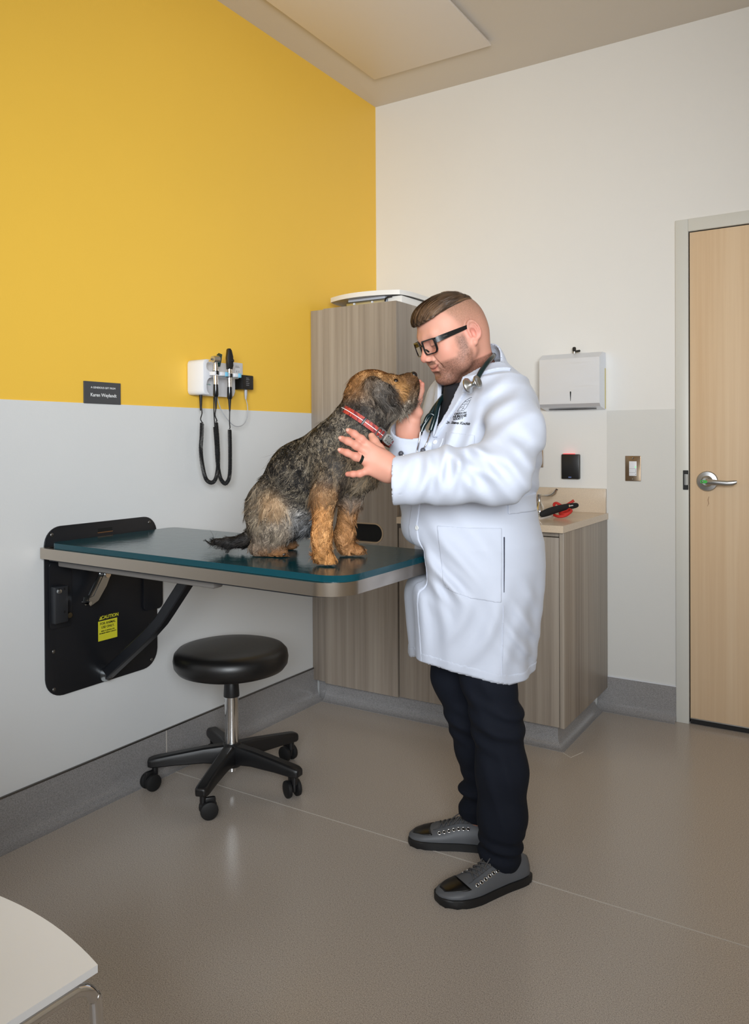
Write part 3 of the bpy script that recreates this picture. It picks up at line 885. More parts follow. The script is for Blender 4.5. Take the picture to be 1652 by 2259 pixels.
# teal pad lying on the top
pad = B().prism(rrect(.040, -TY + .012, TX + .002, TY - .006, (.03, .075, .075, .03), 10), .0005, .0175, Matrix.Translation((.012, -1.805, .9065)) @ Matrix.Rotation(PT, 4, 'Y'), .004).out('table_pad', M_MAT, None, 30)
tag(pad, 'glossy dark teal pad lying on top of the examination table', 'pad')

# ================================================================== STOOL
sl = empty('rolling_stool', (.297, -1.495, 0), label='black round rolling stool with chrome column under the table', cat='stool')
sp_ = [(0, .410), (.13, .410), (.17, .412), (.192, .420), (.204, .436), (.207, .458), (.203, .480), (.190, .494), (.165, .501), (.10, .505), (0, .506)]
B().lathe(sp_, 64).out('seat', M_VINYL, sl, True)
B().lathe([(0, .385), (.014, .385), (.014, .412), (0, .412)], 20).out('seat_stem', M_BLKP, sl)
B().lathe([(0, .318), (.0285, .318), (.0285, .328), (.025, .382), (.021, .389), (0, .389)], 24).out('top_sleeve', M_BLKP, sl)
B().lathe([(0, .285), (.0255, .285), (.0255, .319), (0, .319)], 28).out('band', M_CHROME, sl)
for k in range(3): B().box((-.0182 + .003 * k, -.0185 - .0014 * k, .297), (-.0172 + .003 * k, -.0175 - .0014 * k, .310 - .004 * (k % 2))).out('band_print', M_TXTK, sl)
B().lathe([(0, .10), (.0245, .10), (.0245, .2855), (0, .2855)], 28).out('column', M_CHROME, sl)
B().lathe([(0, .048), (.018, .048), (.018, .11), (0, .11)], 24).out('column_foot', M_CHROME, sl)
B().lathe([(0, .066), (.034, .066), (.040, .075), (.040, .125), (.036, .142), (.028, .150), (0, .150)], 28).out('hub', M_BLKP, sl)
for a in (-68, 4, 76, 148, 220):
    A = math.radians(a); Ma = Matrix.Rotation(A, 4, 'Z')
    lg = B(); rg = []
    for (x, zc, hw_, hh_) in ((.02, .112, .027, .034), (.10, .112, .024, .027), (.20, .104, .023, .021), (.262, .098, .0235, .018), (.283, .096, .023, .016), (.297, .094, .016, .013)):
        rg.append([lg.bm.verts.new(Ma @ Vector((x, hw_ * cx_, zc + hh_ * cz_))) for cx_, cz_ in ((-1, -1), (1, -1), (1, .35), (.72, 1), (-.72, 1), (-1, .35))])
    for p, q in zip(rg, rg[1:]):
        for k in range(6): lg.bm.faces.new((p[k], p[(k + 1) % 6], q[(k + 1) % 6], q[k]))
    lg.bm.faces.new(rg[0]); lg.bm.faces.new(rg[-1])
    lo = lg.out('leg', M_BLKP, sl, 30)
    bv = lo.modifiers.new('bev', 'BEVEL'); bv.width = .005; bv.segments = 2; bv.limit_method = 'ANGLE'
    # twin-wheel caster
    sw = math.radians(a + {-68: 120, 4: 150, 76: 95, 148: 200, 220: 40}[a])
    Mk = Ma @ Matrix.Translation((.272, 0, 0)) @ Matrix.Rotation(sw - A, 4, 'Z')
    cs = B().lathe([(0, .05), (.011, .05), (.011, .085), (0, .085)], 14, Mk).box((-.006, -.008, .020), (.042, .008, .070), .008, M=Mk)
    cso = cs.out('caster', M_BLKP, lo)
    for sy in (-1, 1):
        B().lathe([(0, 0), (.020, .0), (.0290, .004), (.0300, .010), (.0290, .016), (.021, .019), (0, .020)], 24, Mk @ Matrix.Translation((.018, sy * .008, .0300)) @ Matrix.Rotation(-sy * PI / 2, 4, 'X')).out('wheel', M_BLKR, cso)

# ================================================================== WHITE CHAIR IN THE FOREGROUND
chr_ = empty('side_chair', (1.03, -3.045, 0), label='white shell side chair with chrome tube legs in the near corner', cat='chair')
M_CHAIR = mat('white_chair_shell', srgb(238, 238, 238), .35)
cs = B(); NU, NV = 16, 16
g = []
for i in range(NU + 1):
    u = -1 + 2 * i / NU; row = []
    for j in range(NV + 1):
        v = j / NV
        yf = .222 - .032 * u * u; y = yf - v * .44
        x = u * (.235 - .02 * v)
        z = .452 - .012 * math.sin(PI * min(1, v * 1.1)) * (1 - u * u) + (.0 if v < .9 else (v - .9) * .3)
        row.append((x, y, z))
    g.append(row)
T = [[cs.bm.verts.new(p) for p in r] for r in g]; Bt = [[cs.bm.verts.new((p[0], p[1], p[2] - .012)) for p in r] for r in g]
for i in range(NU):
    for j in range(NV):
        cs.bm.faces.new((T[i][j], T[i + 1][j], T[i + 1][j + 1], T[i][j + 1])); cs.bm.faces.new((Bt[i][j], Bt[i][j + 1], Bt[i + 1][j + 1], Bt[i + 1][j]))
    cs.bm.faces.new((T[i][0], Bt[i][0], Bt[i + 1][0], T[i + 1][0])); cs.bm.faces.new((T[i][NV], T[i + 1][NV], Bt[i + 1][NV], Bt[i][NV]))
for j in range(NV):
    cs.bm.faces.new((T[0][j], T[0][j + 1], Bt[0][j + 1], Bt[0][j])); cs.bm.faces.new((T[NU][j], Bt[NU][j], Bt[NU][j + 1], T[NU][j + 1]))
cs.out('seat', M_CHAIR, chr_, 40)
bk = B(); g = []
for i in range(NU + 1):
    u = -1 + 2 * i / NU
    g.append([(u * (.21 - .03 * v * v), -.225 - .07 * v + .03 * (1 - u * u) * -1 + .03, .47 + .36 * v) for v in [j / 10 for j in range(11)]])
T = [[bk.bm.verts.new(p) for p in r] for r in g]; Bt = [[bk.bm.verts.new((p[0], p[1] - .012, p[2])) for p in r] for r in g]
for i in range(NU):
    for j in range(10):
        bk.bm.faces.new((T[i][j], T[i + 1][j], T[i + 1][j + 1], T[i][j + 1])); bk.bm.faces.new((Bt[i][j], Bt[i][j + 1], Bt[i + 1][j + 1], Bt[i + 1][j]))
    bk.bm.faces.new((T[i][0], Bt[i][0], Bt[i + 1][0], T[i + 1][0])); bk.bm.faces.new((T[i][10], T[i + 1][10], Bt[i + 1][10], Bt[i][10]))
for j in range(10):
    bk.bm.faces.new((T[0][j], T[0][j + 1], Bt[0][j + 1], Bt[0][j])); bk.bm.faces.new((T[NU][j], Bt[NU][j], Bt[NU][j + 1], T[NU][j + 1]))
bk.out('backrest', M_CHAIR, chr_, 40)
for sx in (-1, 1):
    pts = [(sx * .232, .205, .0), (sx * .230, .196, .25), (sx * .229, .191, .385), (sx * .2285, .186, .404), (sx * .228, .176, .418), (sx * .227, .162, .426), (sx * .226, .144, .429), (sx * .222, .05, .429), (sx * .218, -.15, .429), (sx * .212, -.22, .46), (sx * .205, -.27, .62), (sx * .19, -.30, .80)]
    B().tube(smooth_path(pts, 6), .0095, 14).out('side_tube', M_CHROME, chr_, True)
    B().tube(smooth_path([(sx * .219, -.10, .418), (sx * .222, -.16, .40), (sx * .232, -.21, .2), (sx * .24, -.25, 0.0)], 6), .0095, 14).out('leg', M_CHROME, chr_, True)
for y in (.10, -.13):
    B().tube([(-.219, y, .420), (.219, y, .420)], .008, 12).out('cross_tube', M_STEELD, chr_)
B().tube([(.219, .02, .420), (0, -.2, .418)], .008, 12).out('brace', M_STEELD, chr_)

# ================================================================== IMPLICIT SURFACES (bodies and clothes)


def rotm(yaw=0, pitch=0, roll=0):
    return np.array(Euler((math.radians(roll), math.radians(pitch), math.radians(yaw)), 'XYZ').to_matrix())


class Prim:
    """f(P)->distance; c,R bounding sphere; k blend; op u/s/i"""

    def __init__(s, f, c, R, k=0.02, op='u', data=None):
        s.f, s.c, s.R, s.k, s.op, s.data = f, np.asarray(c, np.float32), R, k, op, data


def p_ball(c, r, **kw):
    c = np.asarray(c, np.float32)
    return Prim(lambda P: np.linalg.norm(P - c, axis=1) - r, c, r, **kw)


def p_ell(c, r, M=None, **kw):
    c = np.asarray(c, np.float32); r = np.asarray(r, np.float32); M = np.eye(3) if M is None else np.asarray(M)
    M = M.astype(np.float32)      # columns = axes

    def f(P):
        q = (P - c) @ M
        k0 = np.linalg.norm(q / r, axis=1); k1 = np.linalg.norm(q / (r * r), axis=1)
        return k0 * (k0 - 1.0) / np.maximum(k1, 1e-6)
    return Prim(f, c, float(r.max()), **kw)


def p_cone(a, b, ra, rb, sq=None, **kw):
    """capsule with two radii; sq=(axis vector, factor) squashes the section along an axis"""
    a = np.asarray(a, np.float32); b = np.asarray(b, np.float32); ab = b - a; L2 = float(ab @ ab) + 1e-12

    def f(P):
        t = np.clip(((P - a) @ ab) / L2, 0, 1)
        d = P - a - t[:, None] * ab
        if sq is not None:
            ax = np.asarray(sq[0], np.float32); ax = ax / np.linalg.norm(ax)
            d = d + (d @ ax)[:, None] * ax * (1.0 / sq[1] - 1.0)
            return (np.linalg.norm(d, axis=1) - (ra + (rb - ra) * t)) * min(1.0, sq[1])
        return np.linalg.norm(d, axis=1) - (ra + (rb - ra) * t)
    return Prim(f, (a + b) / 2, math.sqrt(L2) / 2 + max(ra, rb), **kw)


def p_chain(pts, rad, k=0.02, **kw):
    return [p_cone(pts[i], pts[i + 1], rad[i], rad[i + 1], k=k, **kw) for i in range(len(pts) - 1)]


def p_cyl(a, b, r, **kw):
    """flat-ended cylinder"""
    a = np.asarray(a, np.float32); b = np.asarray(b, np.float32); L = float(np.linalg.norm(b - a)); u = (b - a) / L

    def f(P):
        q = P - a; t = q @ u; rad = np.linalg.norm(q - t[:, None] * u, axis=1) - r
        return np.maximum(rad, np.maximum(-t, t - L))
    return Prim(f, (a + b) / 2, L / 2 + r, **kw)


def p_torus(c, M, R, r, sc=(1, 1, 1), **kw):
    c = np.asarray(c, np.float32); M = np.asarray(M, np.float32); sc = np.asarray(sc, np.float32)

    def f(P):
        q = ((P - c) @ M) / sc
        return (np.hypot(np.hypot(q[:, 0], q[:, 1]) - R, q[:, 2]) - r) * float(sc.min())
    return Prim(f, c, (R + r) * float(sc.max()), **kw)


def smin(a, b, k):
    if k <= 0: return np.minimum(a, b)
    h = np.maximum(k - np.abs(a - b), 0) / k
    return np.minimum(a, b) - h * h * k * 0.25


class Shape:
    def __init__(s, prims=(), xf=None, post=None):
        s.prims = list(prims); s.xf = xf; s.post = post      # xf=(origin, 3x3 axes as columns)

    def add(s, *pp):
        for p in pp:
            if isinstance(p, (list, tuple)): s.prims.extend(p)
            else: s.prims.append(p)
        return s

    def eval(s, P, center=None, reach=None):
        P = np.asarray(P, np.float32)
        if s.xf is not None:
            o = np.asarray(s.xf[0], np.float32); M = np.asarray(s.xf[1], np.float32)
            Pl = (P - o) @ M
            if center is not None: center = (center - o) @ M
        else: Pl = P
        d = np.full(len(P), 1.0, np.float32)
        for p in s.prims:
            if center is not None and np.linalg.norm(center - p.c) - p.R > reach + p.k: continue
            v = p.f(Pl)
            if p.op == 'u': d = smin(d, v, p.k)
            elif p.op == 's': d = -smin(-d, v, p.k)
            else: d = -smin(-d, -v, p.k)
        if s.post is not None: d = s.post(P, d)
        return d

    def bound(s, P):
        return s.eval(P)


def nets(ev, lo, hi, h, margin=0.03, blk=16):
    """sparse naive surface nets. ev(P, center, reach) -> distance"""
    lo = np.asarray(lo, float); hi = np.asarray(hi, float)
    nb = np.ceil((hi - lo) / (h * blk)).astype(int)
    S = h * blk; half = S * 0.866
    gi = np.stack(np.meshgrid(*[np.arange(n) for n in nb], indexing='ij'), -1).reshape(-1, 3)
    ctr = lo + (gi + 0.5) * S
    dc = ev(ctr.astype(np.float32), None, None)
    act = gi[np.abs(dc) < half * 1.25 + margin]
    off = np.stack(np.meshgrid(*[np.arange(blk + 1)] * 3, indexing='ij'), -1).reshape(-1, 3)
    n1 = blk + 1
    DIM = (nb * blk + 2).astype(np.int64)
    cells_k, cells_p, quads = [], [], []
    key = lambda ijk: (ijk[..., 0].astype(np.int64) * DIM[1] + ijk[..., 1]) * DIM[2] + ijk[..., 2]
    for g in act:
        base = g * blk
        P = (lo + (base + off) * h).astype(np.float32)
        d = ev(P, (lo + (g + 0.5) * S).astype(np.float32), half + margin)
        if d.min() > 0 or d.max() < 0: continue
        D = d.reshape(n1, n1, n1); ins = D < 0
        c = [ins[i:i + blk, j:j + blk, k:k + blk] for i in (0, 1) for j in (0, 1) for k in (0, 1)]
        cnt = sum(x.astype(np.int8) for x in c)
        m = (cnt > 0) & (cnt < 8)
        idx = np.argwhere(m)
        if len(idx) == 0: continue
        acc = np.zeros((len(idx), 3)); w = np.zeros(len(idx))
        for ax in range(3):
            for u in (0, 1):
                for v in (0, 1):
                    o0 = [0, 0, 0]; o1 = [0, 0, 0]; oth = [a for a in range(3) if a != ax]
                    o0[oth[0]] = o1[oth[0]] = u; o0[oth[1]] = o1[oth[1]] = v; o1[ax] = 1
                    i0 = idx + o0; i1 = idx + o1
                    d0 = D[i0[:, 0], i0[:, 1], i0[:, 2]]; d1 = D[i1[:, 0], i1[:, 1], i1[:, 2]]
                    cr = (d0 < 0) != (d1 < 0)
                    t = np.where(cr, d0 / np.where(cr, d0 - d1, 1), 0)
                    pp = i0.astype(float); pp[:, ax] += t
                    acc += pp * cr[:, None]; w += cr
        cells_k.append(key(idx + base)); cells_p.append(lo + (base + acc / w[:, None]) * h)
        # edges owned by this block
        for ax in range(3):
            sl0 = [slice(0, blk)] * 3; sl1 = [slice(0, blk)] * 3; sl1[ax] = slice(1, blk + 1)
            a = ins[tuple(sl0)]; b = ins[tuple(sl1)]
            e = np.argwhere(a != b)
            if len(e) == 0: continue
            s = a[e[:, 0], e[:, 1], e[:, 2]]
            o1 = [0, 0, 0]; o2 = [0, 0, 0]; o1[(ax + 1) % 3] = 1; o2[(ax + 2) % 3] = 1
            G = e + base
            q = np.stack([key(G), key(G - o1), key(G - np.array(o1) - o2), key(G - o2)], 1)
            q[~s] = q[~s][:, ::-1]
            inside = (G[:, (ax + 1) % 3] >= 1) & (G[:, (ax + 2) % 3] >= 1)      # leave the border of the domain open
            quads.append(q[inside])
    K = np.concatenate(cells_k); V = np.concatenate(cells_p); Q = np.concatenate(quads)
    o = np.argsort(K); K = K[o]; V = V[o]
    ix = np.minimum(np.searchsorted(K, Q), len(K) - 1)
    miss = np.unique(Q[K[ix] != Q])
    if len(miss):      # cells lost to rounding at block borders: close them with their centre
        ijk = np.stack([miss // (DIM[1] * DIM[2]), (miss // DIM[2]) % DIM[1], miss % DIM[2]], 1)
        K = np.concatenate([K, miss]); V = np.concatenate([V, lo + (ijk + .5) * h])
        o = np.argsort(K); K = K[o]; V = V[o]
        ix = np.searchsorted(K, Q)
    return V, ix[:, ::-1]


def relax(V, Q, it=2, lam=0.5):
    """light smoothing over quad edges"""
    e = np.concatenate([Q[:, [0, 1]], Q[:, [1, 2]], Q[:, [2, 3]], Q[:, [3, 0]]])
    e = np.concatenate([e, e[:, ::-1]])
    n = len(V); cnt = np.bincount(e[:, 0], minlength=n)[:, None]
    for i in range(it):
        for f in (lam, -lam * 1.03):
            s = np.stack([np.bincount(e[:, 0], weights=V[e[:, 1], a], minlength=n) for a in range(3)], 1)
            V = V + f * (s / np.maximum(cnt, 1) - V)
    return V


def grad(ev, P, e=0.0015):
    g = np.stack([ev(P + np.array(o) * e) - ev(P - np.array(o) * e) for o in ((1, 0, 0), (0, 1, 0), (0, 0, 1))], 1)
    return g / np.maximum(np.linalg.norm(g, axis=1, keepdims=True), 1e-9)


def wave(P, dirs):
    """sum of oriented sine waves: (vector*freq, phase, amp)"""
    s = 0
    for v, ph, a in dirs: s = s + a * np.sin(P @ np.asarray(v, np.float32) + ph)
    return s


class VNoise:
    """smooth random field made of sines (cheap, band limited)"""

    def __init__(s, freq, n=7, seed=0):
        r = np.random.default_rng(seed)
        d = r.normal(size=(n, 3)); d /= np.linalg.norm(d, axis=1, keepdims=True)
        s.k = (d * freq * r.uniform(.6, 1.5, (n, 1))).astype(np.float32); s.ph = r.uniform(0, 6.28, n).astype(np.float32)

    def __call__(s, P):
        return np.sin(P.astype(np.float32) @ s.k.T + s.ph).mean(1) * 1.7


def build(name, ev, lo, hi, h, mat_, parent, smooth_it=2, margin=0.03, color=None):
    V, Q = nets(ev, lo, hi, h, margin)
    if smooth_it: V = relax(V, Q, smooth_it)
    me = npmesh(name, V, Q)
    if color is not None: set_color(me, color(V))
    return link(name, me, mat_, parent, True)


def ribbons(name, P, Nrm, Dr, length, width, cols, parent, mat_, seg=3, droop=0.25, seed=3, curl=0.0, clump=None, wavy=0.0, nmix=.85, zmin=None, paths=None):
    """hair as thin tapered strips: roots P, surface normals, growth directions, per-strand length/width/colour.
    clump=(cell size, strength) draws neighbouring tips together into tufts"""
    r = np.random.default_rng(seed); n = len(P)
    side = np.cross(Dr, Nrm); side /= np.maximum(np.linalg.norm(side, axis=1, keepdims=True), 1e-9)
    X = np.zeros((n, seg + 1, 3)); pos = P.copy(); d = Dr.copy(); step = (length / seg)[:, None]
    cv = r.normal(size=(n, 3)) * curl
    for i in range(seg + 1):
        X[:, i] = pos
        d = d + np.array((0, 0, -droop / seg)) + cv / seg
        d /= np.linalg.norm(d, axis=1, keepdims=True)
        pos = pos + d * step
    if paths is not None: X = paths.copy()
    t = np.linspace(0, 1, seg + 1)[None, :, None]
    if clump:
        cs, st = clump
        key = np.floor((P + r.normal(size=P.shape) * cs * .12) / cs).astype(np.int64) + 1000
        key = (key[:, 0] * 4096 + key[:, 1]) * 4096 + key[:, 2]
        _, inv = np.unique(key, return_inverse=True); m = inv.max() + 1
        cnt = np.bincount(inv, minlength=m)
        mean = lambda A: np.stack([np.bincount(inv, weights=A[:, k], minlength=m) for k in range(3)], 1) / cnt[:, None]
        tip = mean(X[:, -1]) + r.normal(size=(m, 3)) * cs * .55
        cn3 = np.clip(r.normal(size=(m, 3)) * .27, -.45, .45)[inv]
        stw = (st * r.uniform(.3, 1.2, m))[inv]
        X = X + (tip[inv] - X[:, -1])[:, None, :] * stw[:, None, None] * t ** 1.6
        ph = (r.uniform(0, 6.28, m)[inv])[:, None]; am = (wavy * r.uniform(.3, 1.6, m)[inv])[:, None]; fr = (r.uniform(3.0, 7.5, m)[inv])[:, None]
    else:
        cn3 = 0.0
        ph = r.uniform(0, 6.28, (n, 1)); am = np.full((n, 1), wavy); fr = 5.0
    if wavy:
        wv = am * (np.sin(ph + fr * t[:, :, 0]) - np.sin(ph)) * t[:, :, 0] ** .5
        X = X + side[:, None, :] * wv[:, :, None]
    if zmin is not None: X[:, :, 2] = np.maximum(X[:, :, 2], zmin)
    tw = r.uniform(-.9, .9, n)[:, None]
    sd = side * np.cos(tw) + Nrm * np.sin(tw)
    V = np.zeros((n, 2 * seg + 1, 3), np.float32); NN = np.zeros_like(V); CC = np.zeros_like(V)
    for i in range(seg + 1):
        w = (width * (1 - i / seg) ** 0.7)[:, None] * 0.5
        nn = Nrm * nmix + r.normal(size=(n, 3)) * .18 + cn3
        nn /= np.linalg.norm(nn, axis=1, keepdims=True)
        if i < seg:
            V[:, 2 * i] = X[:, i] - sd * w; V[:, 2 * i + 1] = X[:, i] + sd * w
            NN[:, 2 * i] = nn; NN[:, 2 * i + 1] = nn; CC[:, 2 * i] = cols; CC[:, 2 * i + 1] = cols
        else:
            V[:, 2 * i] = X[:, i]; NN[:, 2 * i] = nn; CC[:, 2 * i] = cols
    m = 2 * seg + 1
    tri = []
    for i in range(seg - 1): tri += [(2 * i, 2 * i + 1, 2 * i + 3), (2 * i, 2 * i + 3, 2 * i + 2)]
    tri.append((2 * seg - 2, 2 * seg - 1, 2 * seg))
    T = (np.array(tri)[None] + (np.arange(n) * m)[:, None, None]).reshape(-1, 3)
    me = npmesh(name, V.reshape(-1, 3), T)
    set_color(me, CC.reshape(-1, 3))
    me.polygons.foreach_set('use_smooth', [True] * len(me.polygons))
    me.normals_split_custom_set_from_vertices(NN.reshape(-1, 3).tolist())
    me.materials.append(mat_)
    o = bpy.data.objects.new(name, me); COL.objects.link(o); o.parent = parent
    return o


def sample_surface(V, Q, n, seed=1):
    """random points on a quad mesh with normals"""
    r = np.random.default_rng(seed)
    T = np.concatenate([Q[:, [0, 1, 2]], Q[:, [0, 2, 3]]])
    A, Bv, Cv = V[T[:, 0]], V[T[:, 1]], V[T[:, 2]]
    nr = np.cross(Bv - A, Cv - A); ar = np.linalg.norm(nr, axis=1)
    i = r.choice(len(T), n, p=ar / ar.sum())
    u, v = r.random(n), r.random(n); f = u + v > 1; u[f] = 1 - u[f]; v[f] = 1 - v[f]
    P = A[i] + (Bv[i] - A[i]) * u[:, None] + (Cv[i] - A[i]) * v[:, None]
    return P, nr[i] / np.maximum(ar[i][:, None], 1e-12)


def vcol_mat(name, rough, spec=0.3, sss=0.0, sheen=0.0, bumpf=None, name_attr='col'):
    def f(nt, b):
        a = N(nt, 'ShaderNodeAttribute', attribute_name=name_attr)
        nt.links.new(a.outputs['Color'], b.inputs['Base Color'])
        if sss:
            b.inputs['Subsurface Weight'].default_value = sss; b.inputs['Subsurface Radius'].default_value = (1, .35, .2); b.inputs['Subsurface Scale'].default_value = .004
        if sheen: b.inputs['Sheen Weight'].default_value = sheen
        if bumpf: bumpf(nt, b)
    return mat(name, (1, 1, 1, 1), rough, spec=spec, build=f)


def lin(r, g, b):
    return np.array(srgb(r, g, b)[:3])

# ================================================================== DOG
dog = empty('dog', (.88, -1.85, .9160), (0, 0, math.radians(37.5)), label='shaggy black and tan terrier dog sitting on the teal table pad', cat='dog')
TAN, BLK, GRY = lin(168, 112, 62), lin(30, 28, 28), lin(128, 118, 106)
LTAN, DBRN, WHT_ = lin(196, 165, 128), lin(92, 66, 42), lin(205, 200, 192)
HAUN = lin(104, 93, 80)
# (prims, base colour, flow direction, hair length, normal lift)
dz = []


def reg(prims, col, flow, ln, lift, streak=None):
    for p in (prims if isinstance(prims, list) else [prims]):
        p.data = (np.asarray(col), np.asarray(flow, float), ln, lift, np.asarray(streak if streak is not None else col))
        dz.append(p)


SPB = (-.62, .30, -.72)
reg(p_chain([(-0.0684, 0.0850, 0.1172), (0.0184, 0.0350, 0.2190), (0.1106, -0.0450, 0.2855)], [.083, .098, .090], .05), BLK, SPB, .044, .42, lin(132, 120, 102))
reg(p_chain([(0.1107, -0.0450, 0.2919), (0.1806, -0.0550, 0.3868), (0.2171, -0.0500, 0.4442)], [.080, .062, .060], .05), lin(52, 48, 45), (-.45, .1, -.8), .036, .45, lin(132, 120, 104))
reg(p_ball((0.1723, -0.0700, 0.2540), .062, k=.05), lin(150, 138, 120), (.15, -.1, -.9), .038, .4, LTAN)
reg(p_ball((-0.0044, 0.0500, 0.1300), .078, k=.05), lin(92, 92, 94), (-.3, 0, -.8), .036, .35, lin(168, 168, 170))
# head: skull, cheek, muzzle, brow, beard
reg(p_ell((0.2185, -0.0500, 0.4786), (.054, .051, .042), k=.03), lin(186, 130, 74), (-.75, 0, -.15), .026, .6, lin(226, 184, 128))
reg(p_ball((0.1916, -0.0500, 0.4620), .054, k=.03), lin(150, 104, 62), (-.7, 0, -.45), .030, .55, lin(196, 146, 92))
reg(p_cone((0.2622, -0.0600, 0.4665), (0.3102, -0.0660, 0.4903), .035, .026, k=.022), lin(104, 72, 44), (-.1, -.35, -.6), .017, .7, lin(70, 52, 38))
reg(p_ball((0.2625, -0.0800, 0.4954), .014, k=.015), lin(120, 84, 48), (.5, -.3, .3), .020, .8, lin(190, 140, 84))
reg(p_ball((0.3106, -0.0620, 0.4613), .024, k=.03), lin(70, 56, 44), (.45, -.15, -.8), .032, .6, lin(120, 92, 62))
reg(p_ball((0.2954, -0.0600, 0.4360), .027, k=.03), lin(96, 88, 80), (.15, -.1, -1), .034, .5, lin(175, 166, 152))
reg(p_ball((0.2543, -0.0600, 0.4182), .030, k=.03), lin(150, 140, 126), (.0, -.1, -1), .036, .5, lin(204, 194, 178))
reg(p_ball((0.2728, -0.0980, 0.4641), .016, k=.03), lin(210, 150, 84), (.15, -.3, -.9), .018, .4, lin(226, 172, 104))
# ears
reg(p_chain([(0.2037, -0.1120, 0.4829), (0.2315, -0.1300, 0.4546), (0.2638, -0.1280, 0.4301)], [.021, .025, .012], .008, sq=((0, 1, 0), .42)), lin(36, 33, 32), (.72, -.1, -.65), .030, .22, lin(104, 98, 92))
reg(p_chain([(0.2263, 0.0140, 0.4961), (0.2570, 0.0300, 0.4722), (0.2829, 0.0250, 0.4482)], [.021, .024, .012], .010, sq=((0, 1, 0), .42)), lin(62, 56, 52), (.6, .1, -.75), .026, .25)
# front legs
reg(p_cone((0.1032, -0.1150, 0.2499), (0.0698, -0.1460, 0.1870), .046, .036, k=.03), lin(64, 58, 52), (-.3, -.1, -.9), .040, .4, lin(150, 130, 104))
reg(p_chain([(0.0672, -0.1500, 0.1727), (0.0615, -0.1600, 0.0771), (0.0624, -0.1620, 0.0267)], [.031, .0235, .022], .02), lin(186, 130, 76), (-.22, -.1, -.95), .026, .35, lin(212, 168, 118))
reg(p_cone((0.0623, -0.1630, 0.0197), (0.0811, -0.1720, 0.0110), .020, .0175, k=.015), lin(182, 128, 74), (.5, -.3, -.6), .014, .3, lin(205, 170, 125))
reg(p_cone((0.1652, -0.0450, 0.2341), (0.1486, -0.0200, 0.1687), .042, .034, k=.03), lin(110, 104, 98), (.05, -.1, -.9), .036, .4, lin(160, 152, 142))
reg(p_chain([(0.1463, -0.0150, 0.1555), (0.1282, -0.0060, 0.0577), (0.1332, -0.0050, 0.0237)], [.030, .0235, .022], .02), lin(164, 116, 72), (-.05, -.1, -.95), .022, .3, lin(190, 150, 110))
reg(p_cone((0.1409, -0.0060, 0.0172), (0.1691, -0.0120, 0.0110), .020, .0175, k=.015), lin(165, 112, 66), (.6, -.2, -.5), .014, .3, lin(190, 150, 110))
# haunches and hind feet
reg(p_ell((-0.0861, 0.0250, 0.1163), (.062, .05, .088), rotm(0, -14, 0), k=.04), lin(84, 76, 68), (-.35, -.1, -.9), .034, .35, lin(150, 134, 112))
reg(p_ball((-0.0667, -0.0120, 0.1413), .030, k=.04), lin(176, 142, 106), (-.1, -.2, -.95), .032, .35, lin(205, 178, 142))
reg(p_ell((-0.0595, 0.1500, 0.0974), (.062, .045, .085), rotm(0, -14, 0), k=.04), HAUN, (-.35, .1, -.9), .030, .3)
reg(p_cone((-0.0649, -0.0050, 0.0673), (-0.1122, 0.0200, 0.0236), .036, .027, k=.03), lin(120, 108, 96), (-.3, -.2, -.9), .026, .3, lin(165, 150, 130))
reg(p_cone((-0.1016, 0.0100, 0.0131), (-0.0523, -0.0120, 0.0114), .021, .020, k=.02), lin(126, 86, 50), (.7, -.2, -.4), .016, .3, lin(160, 112, 70))
reg(p_cone((-0.0805, 0.1500, 0.0110), (-0.0256, 0.1300, 0.0100), .021, .020, k=.02), lin(126, 86, 50), (.7, -.2, -.4), .016, .3)
# tail
reg(p_chain([(-0.1311, 0.0850, 0.0513), (-0.1635, 0.0750, 0.0344), (-0.2024, 0.0700, 0.0304), (-0.2396, 0.0650, 0.0357)], [.026, .016, .013, .009], .015), lin(30, 28, 27), (-.95, 0, -.1), .024, .25, lin(52, 48, 46))

DOG = Shape(dz)
flat = lambda P, d: np.maximum(d, -(P[:, 2] - .0015))
DOG.post = flat
dn1 = VNoise(90, 9, 5); dn5 = VNoise(210, 9, 8); dn2 = VNoise(38, 9, 6); dn3 = [VNoise(70, 8, 20 + i) for i in range(3)]; dn4 = [VNoise(300, 8, 40 + i) for i in range(3)]
dV, dQ = nets(lambda P, c, r: DOG.eval(P, c, r), (-.56, -.27, -.01), (.36, .30, .56), .0055, .05)
dV = relax(dV, dQ, 2)


def dog_fields(P):
    W_, col, flow, ln, lf, st = 0, 0, 0, 0, 0, 0
    for p in dz:
        d = np.maximum(p.f(P.astype(np.float32)), -.004)
        w = np.exp(-d / .009)[:, None]
        c, f, l, li, s = p.data
        W_ = W_ + w; col = col + w * c; flow = flow + w * f; ln = ln + w[:, 0] * l; lf = lf + w[:, 0] * li; st = st + w * s
    return col / W_, flow / W_, ln / W_[:, 0], lf / W_[:, 0], st / W_


M_FUR = vcol_mat('dog_fur', .6, .25)
bc_, bf_, bl_, bli_, bs_ = dog_fields(dV)
me = npmesh('body', dV, dQ); set_color(me, bc_ * .7)
link('body', me, M_FUR, dog, True)


